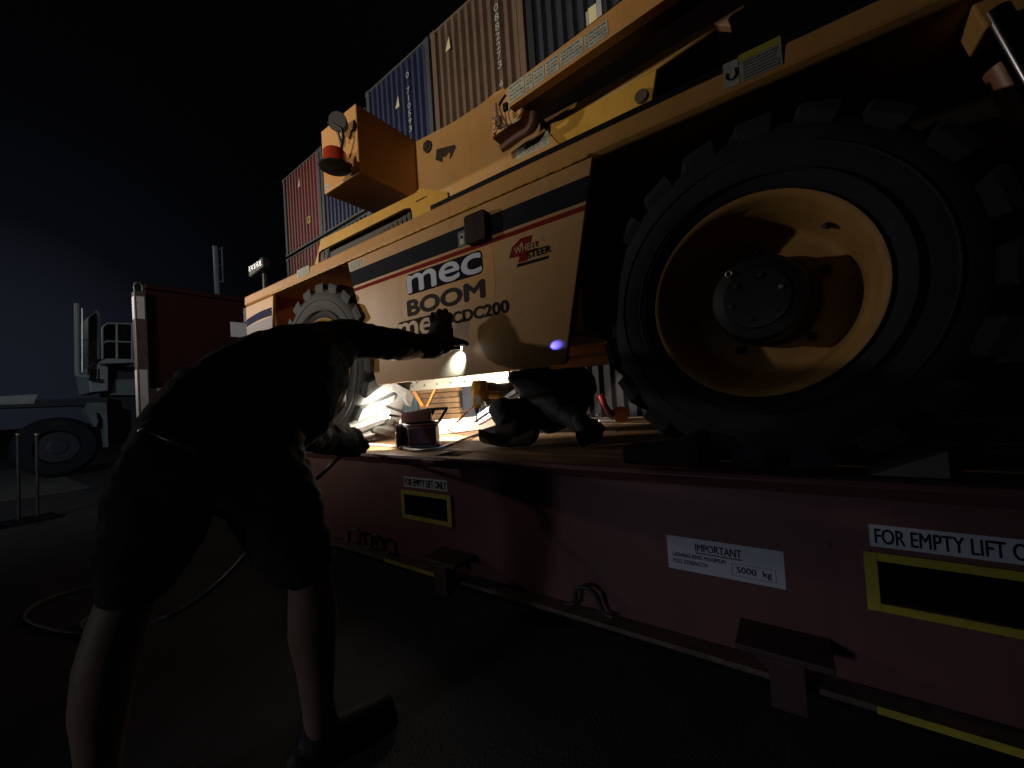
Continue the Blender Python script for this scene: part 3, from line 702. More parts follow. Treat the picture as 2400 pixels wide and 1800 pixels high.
# C-shaped hose guide and the fittings it carries
z1_ = lambda x, y, Y=YS: onY(1140+x*.12658, 180+y*.12658, Y)
YC = 2.05
cpath = cr([z1_(120, 1150, YC), z1_(400, 930, YC), z1_(600, 800, YC), z1_(690, 640, YC), z1_(700, 470, YC)], 8)
bm = B()
va = [bm.verts.new(p) for p in cpath]; vb = [bm.verts.new(p+Vector((0, .15, -.0))) for p in cpath]
for i in range(len(va)-1): bm.faces.new((va[i], va[i+1], vb[i+1], vb[i]))
r2_ = bmesh.ops.solidify(bm, geom=bm.faces[:], thickness=.012)
part('hose_guide', bm, mat('brown_guide_paint', (.22, .11, .055), .5, var=.2), sp)
cpath2 = [p+Vector((.03, .05, -.055)) for p in cpath]
bm = B(); tube(bm, cpath2, .026, 12); part('guide_tube', bm, mat('dark_guide_brown', (.10, .045, .03), .5), sp, smooth='auto')
GB = mat('tan_guide_plate', (.55, .32, .12), .5, var=.1)
bm = B(); pl_ = [z1_(x, y, YS-.02) for x, y in ((120, 1130), (180, 500), (380, 260), (690, 470), (660, 680), (560, 820), (330, 990))]
prismY(bm, [(p_.x, p_.z) for p_ in pl_], YS-.03, YS-.002); part('guide_back_plate', bm, GB, sp)
FIT = mat('brown_fittings', (.16, .10, .07), .5, var=.3, scale=30)
bm = B()
zz = lambda x, y, Y=YC+.03: onY(1140+x*.12658, 180+y*.12658, Y)
tube(bm, [zz(175, 490), zz(200, 740)], [.006, .012], 8)
tube(bm, cr([zz(350, 330), zz(250, 500), zz(250, 620), zz(300, 740)], 5), .006, 8)
tube(bm, [zz(120, 760), zz(310, 745)], .008, 8); tube(bm, [zz(110, 900), zz(200, 880), zz(330, 900)], .010, 8)
tube(bm, [zz(170, 800), zz(150, 1080)], .008, 8); tube(bm, [zz(210, 960), zz(360, 890)], .008, 8); tube(bm, [zz(300, 740), zz(380, 900)], .007, 8)
tube(bm, [zz(230, 760), zz(260, 930)], .022, 10)
part('hydraulic_fittings', bm, FIT, sp, smooth='auto')
bm = B(); obox(bm, zz(355, 560), (.035, .02, .05), Matrix()); tube(bm, cr([zz(360, 330), zz(260, 480), zz(235, 540)], 4), .009, 8); part('black_clip', bm, BLACK, sp, bevel=.006)
for a0, a1, yy in ((160, 220, 960),):
    bm = B(); p_ = zz(190, 940); box(bm, (p_.x-.012, YC, p_.z-.05), (p_.x+.012, YC+.01, p_.z+.03)); part('valve_tag', bm, GB, sp)
    bm = B(); 
    for dz_ in (-.03, .01): latheY(bm, [(0, -.001), (.006, -.001), (.006, .001)], (p_.x, YC-.001, p_.z+dz_), 10)
    part('tag_hole', bm, FIT, sp)
p_ = zz(380, 860); p2_ = zz(555, 720); stick(p_.x, p2_.x, p_.z-.005, p_.z+.045, YC+.10, 'valve_sticker', 2, sp)

# ---- lower boom arm (yellow) on the turntable
YA = 2.30
a = lambda x, y, Y=YA: pm_(1100+x*.31646, y*.31646, Y)
arm_pts = [a(540, 915), a(1750, 188), a(1905, 100), a(2060, 0), a(2060, -140), (a(2060, -140)[0]+.4, a(2060, -140)[1]+.05), (a(2060, 0)[0]+.45, a(2060, 0)[1]-.05), a(1930, 225), a(1820, 200), a(1390, 500), a(770, 858)]
bm = B(); prismY(bm, [a(540, 915), a(1390, 400), a(1750, 188), a(1830, 205), a(1400, 500), a(760, 870), a(700, 960)], YA, YA+.5)
part('lower_arm', bm, YELLOW, bl, bevel=.012, seg=3)
YA2 = 2.24
bm = B(); prismY(bm, [a(700, 880, YA2), a(1390, 505, YA2), a(1350, 745, YA2), (a(1330, 780, YA2)[0], 2.19), (a(650, 1060, YA2)[0], 2.19), a(560, 930, YA2)], YA2, YA2+.04)
la = part('arm_cheek_plate', bm, YELLOW, bl, bevel=.005)
c = a(1278, 720, YA2); bm = B(); latheY(bm, [(0, -.02), (.034, -.02), (.038, -.014), (.038, 0)], (c[0], YA2, c[1]), 24); part('pivot_pin', bm, mat('grey_pin_steel', (.10, .085, .075), .45, metal=.3), la, smooth='auto')
bm = B(); prismY(bm, [a(1760, 190, YA), a(1850, 175, YA), a(1905, 110, YA), a(2000, 60, YA), a(2045, 50, YA), a(2040, 85, YA), a(1960, 130, YA), a(1925, 170, YA), a(1945, 225, YA), a(1830, 215, YA)], YA-.03, YA+.02)
part('arm_end_lug', bm, mat('pinkish_worn_paint', (.40, .22, .12), .5, var=.2), bl, bevel=.006)
# ---- upper boom beam above it
YU = 1.98
u = lambda x, y, Y=YU: pm_(x, y, Y)
tl, bl2 = u(1186, 207), u(1193, 252)
t2, b2 = u(1458, 0), u(1556, 0)
def ext(p, q, k): return (p[0]+(q[0]-p[0])*k, p[1]+(q[1]-p[1])*k)
tfar, bfar = ext(tl, t2, 1.9), ext(bl2, b2, 1.45)
bm = B(); prismY(bm, [bl2, bfar, (bfar[0], tfar[1]), tfar, tl], YU, YU+.06)
ub = part('upper_boom', bm, ORANGE, bl, bevel=.010, seg=3)
# dark inner section tucked behind the face plate
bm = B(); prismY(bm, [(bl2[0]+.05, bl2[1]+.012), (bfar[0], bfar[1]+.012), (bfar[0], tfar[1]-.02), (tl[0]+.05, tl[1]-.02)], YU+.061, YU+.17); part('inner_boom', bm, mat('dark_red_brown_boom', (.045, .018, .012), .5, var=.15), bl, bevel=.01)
# label strip along the boom
n_ = 6; xs = [tl[0]+.012, tl[0]+.135, tl[0]+.195, tl[0]+.275, tl[0]+.37, tl[0]+.52, tl[0]+.66]
sl = (bfar[1]-bl2[1])/(bfar[0]-bl2[0])
for i in range(n_):
    x0, x1 = xs[i]+.004, xs[i+1]-.004; zA = bl2[1]+sl*(x0-bl2[0])+.018; zB = bl2[1]+sl*(x1-bl2[0])+.018; hh = .105-.004*i
    bm = B(); prismY(bm, [(x0, zA), (x1, zB), (x1, zB+hh), (x0, zA+hh)], YU-.002, YU-.0005); st_ = part('boom_sticker', bm, STICK, ub)
    bm = B()
    for j in range(4):
        xx = x0+.008
        while xx < x1-.02:
            L_ = random.uniform(.008, .03); zc = zA+(zB-zA)*(xx-x0)/(x1-x0)+hh*(.16+.22*j); box(bm, (xx, YU-.003, zc), (min(xx+L_, x1-.006), YU-.0021, zc+.008 if j % 2 else zc+.005)); xx += L_+.006
    part('small_print', bm, mat('faded_print', (.12, .13, .12), .6), st_)
# rear bits at the top right: cylinder and blocks
bm = B(); A = onY(2330, 30, 1.62); Bq = onY(2500, 330, 1.62)
tube(bm, [A, Bq], .028, 20); part('hydraulic_rod', bm, mat('chrome_rod', (.06, .06, .065), .2, metal=1.0), bl, smooth='auto')
bm = B(); A = onY(2360, 150, 1.66); Bq = onY(2520, 450, 1.66); tube(bm, [A, Bq], .045, 20); part('hydraulic_barrel', bm, mat('barrel_paint', (.35, .14, .06), .4), bl, smooth='auto')
bm = B(); pa = [pm_(2268, -5, 1.60), pm_(2310, 68, 1.60), pm_(2420, 10, 1.60), pm_(2470, -60, 1.60), pm_(2300, -60, 1.60)]; prismY(bm, pa, 1.60, 1.72); part('rear_bracket', bm, ORANGE, bl, bevel=.006)
bm = B(); pa = [pm_(2318, 318, 1.75), pm_(2480, 270, 1.75), pm_(2480, 330, 1.75), pm_(2345, 348, 1.75)]; prismY(bm, pa, 1.75, 1.85); part('rear_step', bm, RUSTY, bl, bevel=.006)
# front deck work lamp / control head
bm = B(); c = onY(618, 630, 2.3); box(bm, (c.x-.30, 2.15, 2.19), (c.x+.35, 2.6, 2.40)); box(bm, (c.x-.02, 2.28, 2.35), (c.x+.03, 2.34, c.z-.02)); cs = part('front_console', bm, mat('dark_console', (.020, .022, .024), .5), bl, bevel=.02)
bm = B(); obox(bm, (c.x, 2.25, c.z), (.42, .10, .13), Matrix.Rotation(R(-6), 3, 'Y')); lbx = part('lamp_bar', bm, MATS['dark_console'], bl, bevel=.02)
bm = B()
for i in range(5): obox(bm, (c.x-.15+.075*i, 2.198, c.z+.01-.008*i*0), (.055, .004, .07), Matrix.Rotation(R(-6), 3, 'Y'))
part('lamp_lenses', bm, mat('milky_lens', (.30, .34, .33), .3), lbx)

# black block added to darken the gap between boom and chassis
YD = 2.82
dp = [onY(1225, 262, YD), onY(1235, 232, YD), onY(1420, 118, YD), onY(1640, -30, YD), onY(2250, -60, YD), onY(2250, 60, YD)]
bm = B(); prismY(bm, [(p_.x, p_.z) for p_ in dp]+[(dp[-1].x, 2.19), (dp[0].x, 2.19)], YD, YD+.5); part('gap_dark_block', bm, mat('gap_shade_black', (.004, .003, .003), .9, spec=.02), bl)
# ---- wheels
def wheel(cx, cy, cz, rz, steer=0, side=1, detail=True, rub=None):
    TYRE = rub or MATS['tyre_rubber']
    """axle along Y, outer face towards -Y (side=1)"""
    w = bpy.data.objects.new('wheel', None); COL.objects.link(w); w.empty_display_size = .1
    Rt = .590; hw = .20
    def fin(nm, bm, m_, par=w, **k):
        o = link(nm, bm, m_, None, **k); o.parent = par; return o
    bm = B(); rim_r = .338
    prof = [(rim_r-.012, -.140), (rim_r+.006, -.165), (rim_r+.022, -.182), (rim_r+.060, -.196), (.435, -.206), (.475, -.208), (.510, -.203), (.532, -.194), (.548, -.180), (.556, -.150), (.560, -.09), (.562, 0)]
    prof = prof+[(a_, -b_) for a_, b_ in prof[::-1][1:]]
    latheY(bm, prof, n=96); 
    ty = fin('tyre', bm, TYRE, smooth='auto')
    # raised sidewall rings
    bm = B()
    for r0 in (.470, .395): latheY(bm, [(r0-.006, -.204), (r0-.003, -.212), (r0+.003, -.212), (r0+.006, -.204)], n=96)
    fin('sidewall_ring', bm, TYRE, ty, smooth=True)
    # chevron lugs
    bm = B(); NL = 20
    for sgn in (-1, 1):
        for i in range(NL):
            a0 = 2*PI*(i+(.5 if sgn > 0 else 0))/NL
            path = [(-.196, .520, 0, .165), (-.203, .560, 0, .180), (-.198, .588, 0.005, .175), (-.12, .594, .10, .125), (.02, .596, .22, .085)]
            rows = []
            for y_, r_, da, wd in path:
                row = []
                for sd, rr2 in ((-1, r_), (1, r_)):
                    row.append(Vector((rr2*math.cos(a0+da+sd*wd/2), sgn*-y_*-1 if False else (y_ if sgn < 0 else -y_), rr2*math.sin(a0+da+sd*wd/2))))
                rows.append(row)
            base = []
            for (y_, r_, da, wd) in path:
                rb = .500 if y_ < -.19 and r_ < .55 else .548
                yb = y_ if y_ > -.19 else -.185
                yb = yb if sgn < 0 else -yb
                base.append([Vector((rb*math.cos(a0+da+sd*(wd/2+.012)), yb, rb*math.sin(a0+da+sd*(wd/2+.012)))) for sd in (-1, 1)])
            tv = [[bm.verts.new(p) for p in r__] for r__ in rows]; bv = [[bm.verts.new(p) for p in r__] for r__ in base]
            for k in range(len(tv)-1):
                bm.faces.new((tv[k][0], tv[k][1], tv[k+1][1], tv[k+1][0]))
                bm.faces.new((bv[k][0], tv[k][0], tv[k+1][0], bv[k+1][0])); bm.faces.new((tv[k][1], bv[k][1], bv[k+1][1], tv[k+1][1]))
            bm.faces.new((tv[0][0], bv[0][0], bv[0][1], tv[0][1])); bm.faces.new((tv[-1][0], tv[-1][1], bv[-1][1], bv[-1][0]))
    bmesh.ops.recalc_face_normals(bm, faces=bm.faces)
    lg_ = fin('tread_lugs', bm, TYRE, ty)
    if detail:
        bm = B()
        rp = [(.338, -.168), (.343, -.176), (.346, -.168), (.341, -.160)]
        prof = [(.326, -.120), (.330, -.155), (.340, -.172), (.346, -.178), (.343, -.184), (.334, -.182), (.320, -.168), (.312, -.140), (.300, -.125), (.292, -.10), (.278, -.055), (.268, .0), (.262, .018), (.250, .026), (.225, .028), (.120, .024)]
        latheY(bm, prof, n=96); rim = fin('rim', bm, mat(name='rim_yellow_paint', grime=0.8, base=(.42, .235, .07), rough=.52, var=.12, scale=9, bump=.05, bscale=22, dirt=(.20, .09, .03), dirt_amt=.6, coat=0, spec=.3), smooth='auto')
        bm = B(); latheY(bm, [(.165, .028), (.165, -.02), (.160, -.026), (.154, -.030), (.152, -.120), (.142, -.134), (.108, -.138), (.104, -.144), (.0, -.144)], n=48)
        hb = fin('hub', bm, HUB, smooth='auto')
        for k in range(5):
            an = R(100-72*k); c_ = (.195*math.cos(an), .025, .195*math.sin(an))
            bm = B(); latheY(bm, [(0, -.045), (.008, -.045), (.009, -.028), (.018, -.026), (.019, 0)], c_, 6); fin('wheel_nut', bm, DARKST, rim)
        for k in range(6):
            an = R(20+60*k); c_ = (.080*math.cos(an), -.143, .075*math.sin(an))
            bm = B(); latheY(bm, [(0, -.010), (.007, -.010), (.009, -.007), (.009, 0)], c_, 8); fin('hub_bolt', bm, STEEL if k == 0 else DARKST, hb)
        bm = B(); c_ = (-.085, -.139, .095); latheY(bm, [(.006, -.004), (.008, -.008), (.013, -.008), (.015, 0)], c_, 16); fin('drain_plug', bm, STEEL, hb, smooth=True)
        bm = B(); an = R(48); tube(bm, [(.285*math.cos(an), -.09, .285*math.sin(an)), (.270*math.cos(an), -.125, .270*math.sin(an))], [.012, .007], 10); fin('valve_stem', bm, DARKST, rim)
    w.parent = bl
    w.matrix_parent_inverse = Matrix.Translation(bl.location).inverted()
    w.location = (cx, cy, cz); w.rotation_euler = (0, 0, steer+(0 if side == 1 else PI)); 
    w.rotation_euler.y = rz
    return w
WZ = DZ+.600
wheel(-.055, YP+.20, WZ-.02, R(5), steer=R(-10))
wheel(-2.757, 1.515+.20, WZ, R(4), steer=R(0), rub=LIT_TYRE)
wheel(-.028, 3.50, WZ, R(9), side=-1, detail=False)
wheel(-2.73, 3.50, WZ, R(3), side=-1, detail=False)
# axle and lit underbody pieces
bm = B(); tube(bm, [(-2.73, 1.9, WZ), (-2.73, 3.3, WZ)], .07, 16); part('front_axle', bm, DARKST, bl, smooth='auto')
bm = B(); tube(bm, [(-.028, 1.9, WZ), (-.028, 3.3, WZ)], .07, 16); part('rear_axle', bm, DARKST, bl, smooth='auto')
YQ = 2.55
q0, q1 = onY(950, 893, YQ), onY(1115, 893, YQ)
bm = B(); box(bm, (q0.x-.4, YQ, q0.z-.105), (q1.x+.35, YQ+.08, q0.z-.01)); cbm = part('cross_beam', bm, CREAM, bl, bevel=.004)
bm = B()
for i in range(6): latheY(bm, [(0, -.002), (.010, -.002), (.010, 0)], (q0.x+.1+i*.17, YQ-.0005, q0.z-.06), 12)
part('beam_holes', bm, DARKST, cbm)
bm = B(); o1 = onY(962, 905, 2.7); o2 = onY(990, 952, 2.7); o3 = onY(1022, 905, 2.7); o4 = onY(1000, 952, 2.7)
ORB = mat('bright_orange_strut', (.65, .22, .04), .45, var=.1)
tube(bm, [o1, o2], .022, 4); part('orange_strut', bm, ORB, bl)
bm = B(); tube(bm, [o3, o4], .011, 4); part('orange_strut', bm, ORB, bl)
bm = B(); o1 = onY(1240, 868, 1.95); o2 = onY(1420, 868, 1.95); box(bm, (o1.x-.1, 1.95, 1.235), (o2.x+.1, 2.02, 1.31)); box(bm, (o1.x+.1, 2.021, 1.18), (o2.x+.3, 2.10, 1.23)); part('under_rail', bm, RUSTY, bl, bevel=.006)

# ================================================================== THINGS ON THE DECK
# --- work light
base = onZ(985, 1047, DZ)
wl = thing('work_light', 'red and black portable work light glowing in front of the front tyre', 'work light', (base.x, base.y, DZ))
KP = mat('black_tool_plastic', (.020, .020, .023), .45, var=.2); RP = mat('maroon_tool_plastic', (.045, .009, .012), .5, var=.15)
O_ = O_w = Vector((base.x, base.y, DZ)); rotW = Matrix.Rotation(R(38), 3, 'Z')     # body turned so its back faces the camera
def wbox(nm, c, size, m_, par=wl, tilt=0, bev=.008):
    bm = B(); rr = rotW @ Matrix.Rotation(R(tilt), 3, 'Y') if tilt else rotW
    obox(bm, Vector((base.x, base.y, DZ))+rotW @ Vector(c), size, rr); return part(nm, bm, m_, par, bevel=bev, seg=3)
wbox('base_foot', (.02, -.02, .011), (.25, .19, .020), KP, bev=.004)
wbox('battery_pack', (.035, -.03, .080), (.175, .16, .108), RP, bev=.007)
wbox('battery_top', (.035, -.02, .142), (.185, .15, .014), RP, bev=.005)
bm = B(); tube(bm, [O_+Vector((-.098, -.165, .222)), O_+rotW @ Vector((-.12, .03, .20))], .009, 8); part('lamp_neck', bm, KP, wl)
wbox('lamp_housing', (-.01, -.005, .195), (.19, .085, .072), RP, tilt=0, bev=.008)
wbox('lamp_spine', (-.02, .055, .120), (.17, .08, .12), KP)
bm = B(); pp = [(-.165, .01), (-.16, .10), (-.10, .232), (.115, .245), (.075, .17), (.09, .01)]
va = [bm.verts.new(O_w+rotW @ Vector((x, .022, z))) for x, z in pp]; vb = [bm.verts.new(O_w+rotW @ Vector((x, .040, z))) for x, z in pp]
bm.faces.new(va); bm.faces.new(vb[::-1])
for k in range(6): bm.faces.new((va[k], vb[k], vb[(k+1) % 6], va[(k+1) % 6]))
bmesh.ops.recalc_face_normals(bm, faces=bm.faces); part('back_plate', bm, KP, wl, bevel=.004)
wbox('side_bracket', (-.125, .0, .085), (.018, .15, .15), KP)
wbox('charger_clip', (-.136, -.03, .065), (.012, .05, .07), mat('grey_clip', (.22, .22, .22), .5), bev=.003)
O_ = Vector((base.x, base.y, DZ))
bm = B()
for pp in ([(.05, .246), (.19, .246), (.19, .228), (.05, .228)], [(.19, .2275), (.168, .2275), (.112, .145), (.132, .145)], [(.132, .1445), (.112, .1445), (.070, .150), (.070, .168)]):
    va = [bm.verts.new(O_w+rotW @ Vector((x, .012, z))) for x, z in pp]; vb = [bm.verts.new(O_w+rotW @ Vector((x, .034, z))) for x, z in pp]
    bm.faces.new(va); bm.faces.new(vb[::-1])
    for k in range(4): bm.faces.new((va[k], vb[k], vb[(k+1) % 4], va[(k+1) % 4]))
bmesh.ops.recalc_face_normals(bm, faces=bm.faces); part('carry_handle', bm, KP, wl)
# lit lamp face towards the tyre
hd = O_+Vector((-.10, -.185, .225))
LAMPE = mat('glowing_led_panel', (1, 1, 1), .4, emit=(1, .90, .74), estr=60)
bm = B(); obox(bm, hd+Vector((-.006, 0, 0)), (.010, .08, .05), Matrix()); part('led_panel', bm, LAMPE, wl)
lo = lamp('work_light_beam', 'SPOT', hd+Vector((-.03, .0, .0)), hd+Vector((-.58, .80, -.12)), 85, (1, .86, .66), .035, 138, .25)
# --- timber stack at the back of the deck
yb_ = 3.25
tA = onY(1002, 985, yb_); tB = onY(1076, 985, yb_)
for i in range(7):
    bm = B(); x0, x1 = tA.x-.15+random.uniform(-.02, .0), tB.x+random.uniform(-.03, .03)
    box(bm, (x0, yb_+random.uniform(0, .02), DZ+.008+i*.062), (x1, yb_+.35, DZ+.062+i*.062))
    o = link('timber_board', bm, PALEW, None, bevel=.003)
    lab = ['lowest', 'second from the bottom', 'third from the bottom', 'middle', 'third from the top', 'second from the top', 'topmost'][i]
    tag(o, 'pale timber board, %s of the stack behind the work light' % lab, 'timber board', 'boards stacked under the lift')
bm = B(); a0 = onY(1077, 925, yb_); a1 = onY(1112, 925, yb_); box(bm, (a0.x+.02, yb_+.02, DZ+.006), (a1.x+.05, yb_+.3, DZ+.42))
tag(link('dark_crate', bm, mat('dark_slate_crate', (.05, .055, .075), .6, var=.2), None, bevel=.006), 'dark slate coloured crate standing right of the timber stack', 'crate')
# steel channel lying on deck
e0 = onZ(1030, 1020, DZ); e1 = onZ(1180, 1002, DZ); d_ = (e1-e0).normalized(); e1 = e1+d_*.9
bm = B(); rotC = d_.to_track_quat('X', 'Z').to_matrix(); L_ = (e1-e0).length
obox(bm, (e0+e1)/2+Vector((0, 0, .062)), (L_, .008, .11), rotC); obox(bm, (e0+e1)/2+Vector((0, 0, .121))+rotC @ Vector((0, .035, 0)), (L_, .078, .007), rotC)
tag(link('steel_channel', bm, mat('pinkish_primer_steel', (.40, .32, .27), .5, var=.15, scale=10), None, bevel=.002), 'pale primer coated steel channel lying on the deck behind the work light', 'steel beam')
# aluminium rails leaning to the hand
for k_, (pa_, pb_) in enumerate((((1112, 985), (1215, 915)), ((1122, 992), (1225, 932)))):
    bm = B(); A = P(*pa_, 2.95); Bq = P(*pb_, 2.55); dd = (Bq-A).normalized(); rr = dd.to_track_quat('X', 'Z').to_matrix()
    obox(bm, (A+Bq)/2, ((Bq-A).length, .05, .03), rr); obox(bm, (A+Bq)/2+rr @ Vector((0, 0, .0175)), ((Bq-A).length, .012, .006), rr)
    tag(link('aluminium_rail', bm, ALU, None, bevel=.003), ['grooved aluminium rail, upper of the pair beside the kneeling worker', 'grooved aluminium rail, lower of the pair beside the kneeling worker'][k_], 'metal rail', 'aluminium rails on the deck')
# power tool (yellow) held by the worker
TZ = 2.66
def tp(x, y, z=TZ): return P(x, y, z)
dr = thing('power_drill', 'yellow hammer drill pointing down in the kneeling worker\'s gloved hand', 'power drill', tp(1120, 985))
TY = mat('tool_yellow', (.72, .42, .04), .35, var=.06); TG = mat('tool_grey', (.12, .12, .12), .5)
def tube_part(nm, pts, rs, m_, par, n=12, smooth='auto', bevel=0):
    bm = B(); tube(bm, pts, rs, n); return part(nm, bm, m_, par, smooth=smooth)
hs = tube_part('motor_housing', [tp(1125, 892), tp(1125, 895), tp(1124, 906), tp(1123, 917)], [.042, .050, .055, .052], TY, dr, 8)
tube_part('gear_housing', [tp(1122, 917), tp(1120, 935), tp(1118, 955)], [.045, .040, .030], TY, dr, 8)
tube_part('housing_band', [tp(1123, 914), tp(1123, 919)], .058, TY, dr, 10)
tube_part('chuck', [tp(1118, 955), tp(1117, 968)], [.018, .013], TG, dr)
tube_part('drill_bit', [tp(1117, 968), tp(1117, 990)], .005, STEEL, dr)
bm = B(); c = tp(1119, 938, TZ-.055); obox(bm, c, (.045, .004, .06), Matrix.Rotation(yaw, 3, 'Z')); part('rating_label', bm, mat('white_tool_label', (.7, .7, .7), .4), dr)
tube_part('side_handle', [tp(1145, 928), tp(1162, 926), tp(1170, 925)], [.02, .024, .026], TY, dr)
# orange cable from the tool and along the deck
pts = [tp(1117, 950), P(1095, 965, 2.75), P(1070, 990, 2.8), onZ(1040, 1012, DZ+.01), onZ(1015, 1018, DZ+.008)]
bm = B(); tube(bm, cr(pts, 8), .007, 8); tag(link('orange_cable', bm, mat('orange_cable_rubber', (.75, .22, .08), .5), None, smooth=True), 'thin orange cable curving down from the yellow drill to the deck', 'cable')
# red impact tool with orange disc at right
rt = thing('red_grinder', 'small red angle grinder with orange disc resting on deck left of rear tyre', 'grinder', onZ(1412, 985, DZ))
zr = 2.75
tube_part('grip', [P(1408, 925, zr), P(1418, 950, zr), P(1428, 968, zr)], [.022, .020, .024], mat('red_tool_plastic', (.45, .03, .03), .3), rt)
tube_part('gear_head', [P(1428, 968, zr), P(1440, 978, zr)], [.030, .026], STEEL, rt)
bm = B(); c = P(1455, 972, zr-.02); vs = []; tube(bm, [c, c+Vector((.004, -.02, .006))], .055, 20); part('grinding_disc', bm, mat('orange_disc', (.75, .20, .06), .5), rt)
bm = B(); obox(bm, onZ(1425, 990, DZ)+Vector((0, 0, .02)), (.16, .08, .03), Matrix.Rotation(R(20), 3, 'Z')); part('guard', bm, STEEL, rt, bevel=.01)
bm = B(); c = onZ(1395, 975, DZ); 
for i in range(5): obox(bm, c+Vector((random.uniform(-.1, .1), random.uniform(-.06, .06), .015)), (random.uniform(.03, .09), .02, .018), Matrix.Rotation(random.uniform(0, 3), 3, 'Z'))
tag(link('loose_fittings', bm, STEEL, None, bevel=.003), 'scatter of shiny metal fittings on the deck by the red grinder', 'fittings')
lamp('hidden_deck_fill', 'SPOT', (-2.20, 1.96, .97), (-2.15, 3.2, .72), 135, (1, .88, .72), .02, 150, .5)  # added fill hidden behind the work light, has no fixture
# chocks at the rear wheel
bm = B(); c = onZ(1530, 1092, DZ); prismY(bm, [(c.x-.12, DZ+.001), (c.x+.16, DZ+.001), (c.x+.16, DZ+.13), (c.x+.02, DZ+.07), (c.x-.12, DZ+.065)], 1.50, 1.66)
tag(link('wheel_chock', bm, BLACK, None, bevel=.008), 'black wheel chock wedged in front of the rear tyre', 'wheel chock')
bm = B(); c = onZ(2140, 1110, DZ); prismY(bm, [(c.x-.10, DZ+.001), (c.x+.06, DZ+.001), (c.x+.06, DZ+.075)], 1.50, 1.62)
tag(link('wooden_wedge', bm, mat('weathered_wedge', (.16, .14, .11), .7, var=.2), None, bevel=.003), 'pale weathered timber wedge behind the rear tyre at right', 'wedge')
# hose: from the left hand along deck, and down to the coil on the ground
HOSE = mat('black_air_hose', (.15, .145, .14), .3, var=.2)
hand_lo = onY(848, 1042, 1.52)
p_ = [onZ(1180, 1004, DZ+.012), onZ(1120, 1018, DZ+.010), onZ(1060, 1040, DZ+.010), onZ(1020, 1053, DZ+.010), onZ(975, 1055, DZ+.010), onZ(925, 1047, DZ+.012), onY(880, 1043, 1.60), onY(850, 1042, 1.50)]
q_ = [onY(830, 1050, 1.38), P(800, 1068, 1.9), P(760, 1106, 1.85), P(715, 1148, 1.78), P(650, 1215, 1.70), P(590, 1300, 1.62)]
q_[-1] = P(588, 1288, 1.55)
g_ = [P(520, 1360, 1.50), P(450, 1415, 1.45), P(365, 1458, 1.42)]
g_ += [onZ(300, 1478, .012), onZ(215, 1487, .012), onZ(130, 1480, .012), onZ(58, 1452, .012), onZ(80, 1420, .012), onZ(150, 1390, .012), onZ(250, 1372, .012), onZ(330, 1390, .012), onZ(360, 1420, .025), onZ(300, 1462, .03), onZ(215, 1478, .03), onZ(190, 1462, .03), onZ(230, 1440, .02), onZ(330, 1430, .012)]
bm = B(); tube(bm, cr(p_+q_+g_, 10), .0095, 10)
tag(link('air_hose', bm, HOSE, None, smooth=True), 'black air hose from the deck over the worker\'s hand to a ground loop', 'hose')

# ================================================================== BENT WORKER (foreground)
def seg(x0, y0, z0, r0, x1, y1, z1, r1): return (P(x0, y0, z0), r0*z0/FPX, P(x1, y1, z1), r1*z1/FPX)
def chain(pts):
    return [seg(*a_, *b_) for a_, b_ in zip(pts, pts[1:])]
W1 = thing('person', 'worker in black shirt and dark shorts bending over the flat rack, arm stretched out', 'person', (-.78, .60, 0))
# --- shirt
sh = chain([(440, 1010, 1.05, 96), (520, 960, 1.10, 118), (610, 912, 1.18, 122), (700, 858, 1.30, 100), (758, 822, 1.42, 70)])
sh += chain([(520, 1040, 1.10, 100), (620, 990, 1.16, 110), (690, 950, 1.24, 92), (740, 890, 1.36, 78)])
sh += chain([(758, 812, 1.42, 62), (800, 795, 1.50, 48), (868, 800, 1.62, 37)])           # right sleeve
sh += chain([(650, 985, 1.22, 70), (690, 1010, 1.36, 46)])                                 # left sleeve
sh += chain([(860, 798, 1.60, 38), (898, 804, 1.67, 35), (935, 809, 1.75, 32), (985, 812, 1.88, 28), (1010, 812, 1.94, 27)])
sh += chain([(690, 1008, 1.38, 44), (740, 1022, 1.62, 34), (775, 1028, 1.78, 31)])
me = wrinkle(wrinkle(capsules(sh, .011, 5), .016, 6, 3), .006, 22, 9)
part('shirt', me, SHIRT, W1, smooth=True)
# --- shorts
so = chain([(430, 1085, 1.00, 108), (600, 1095, 1.08, 108)])
so += chain([(440, 1040, 1.03, 100), (590, 1040, 1.10, 112)])
so += chain([(400, 1120, 1.00, 108), (362, 1250, .97, 98), (322, 1350, .94, 76)])
so += chain([(620, 1130, 1.09, 104), (660, 1220, 1.10, 88), (700, 1300, 1.10, 76)])
me = wrinkle(wrinkle(capsules(so, .010, 5), .014, 7, 8), .006, 20, 2)
part('shorts', me, SHORT, W1, smooth=True)
bm = B(); bp = [P(x, y, z) for x, y, z in ((322, 1030, .93), (345, 1010, .92), (400, 1030, .905), (480, 1060, .91))]
tube(bm, cr(bp, 6), .012, 8); part('belt', bm, mat('shiny_black_belt', (.03, .03, .032), .25, var=.3), W1, smooth=True)
bm = B(); 
for i_, (x, y) in enumerate(((318, 1062), (312, 1090), (300, 1130))):
    obox(bm, P(x, y, .98), (.030, .028, .045), Matrix.Rotation(yaw+.2*i_, 3, 'Z'))
part('belt_pouch', bm, mat('worn_purple_black_pouch', (.05, .04, .055), .3, var=.3), W1, bevel=.008)
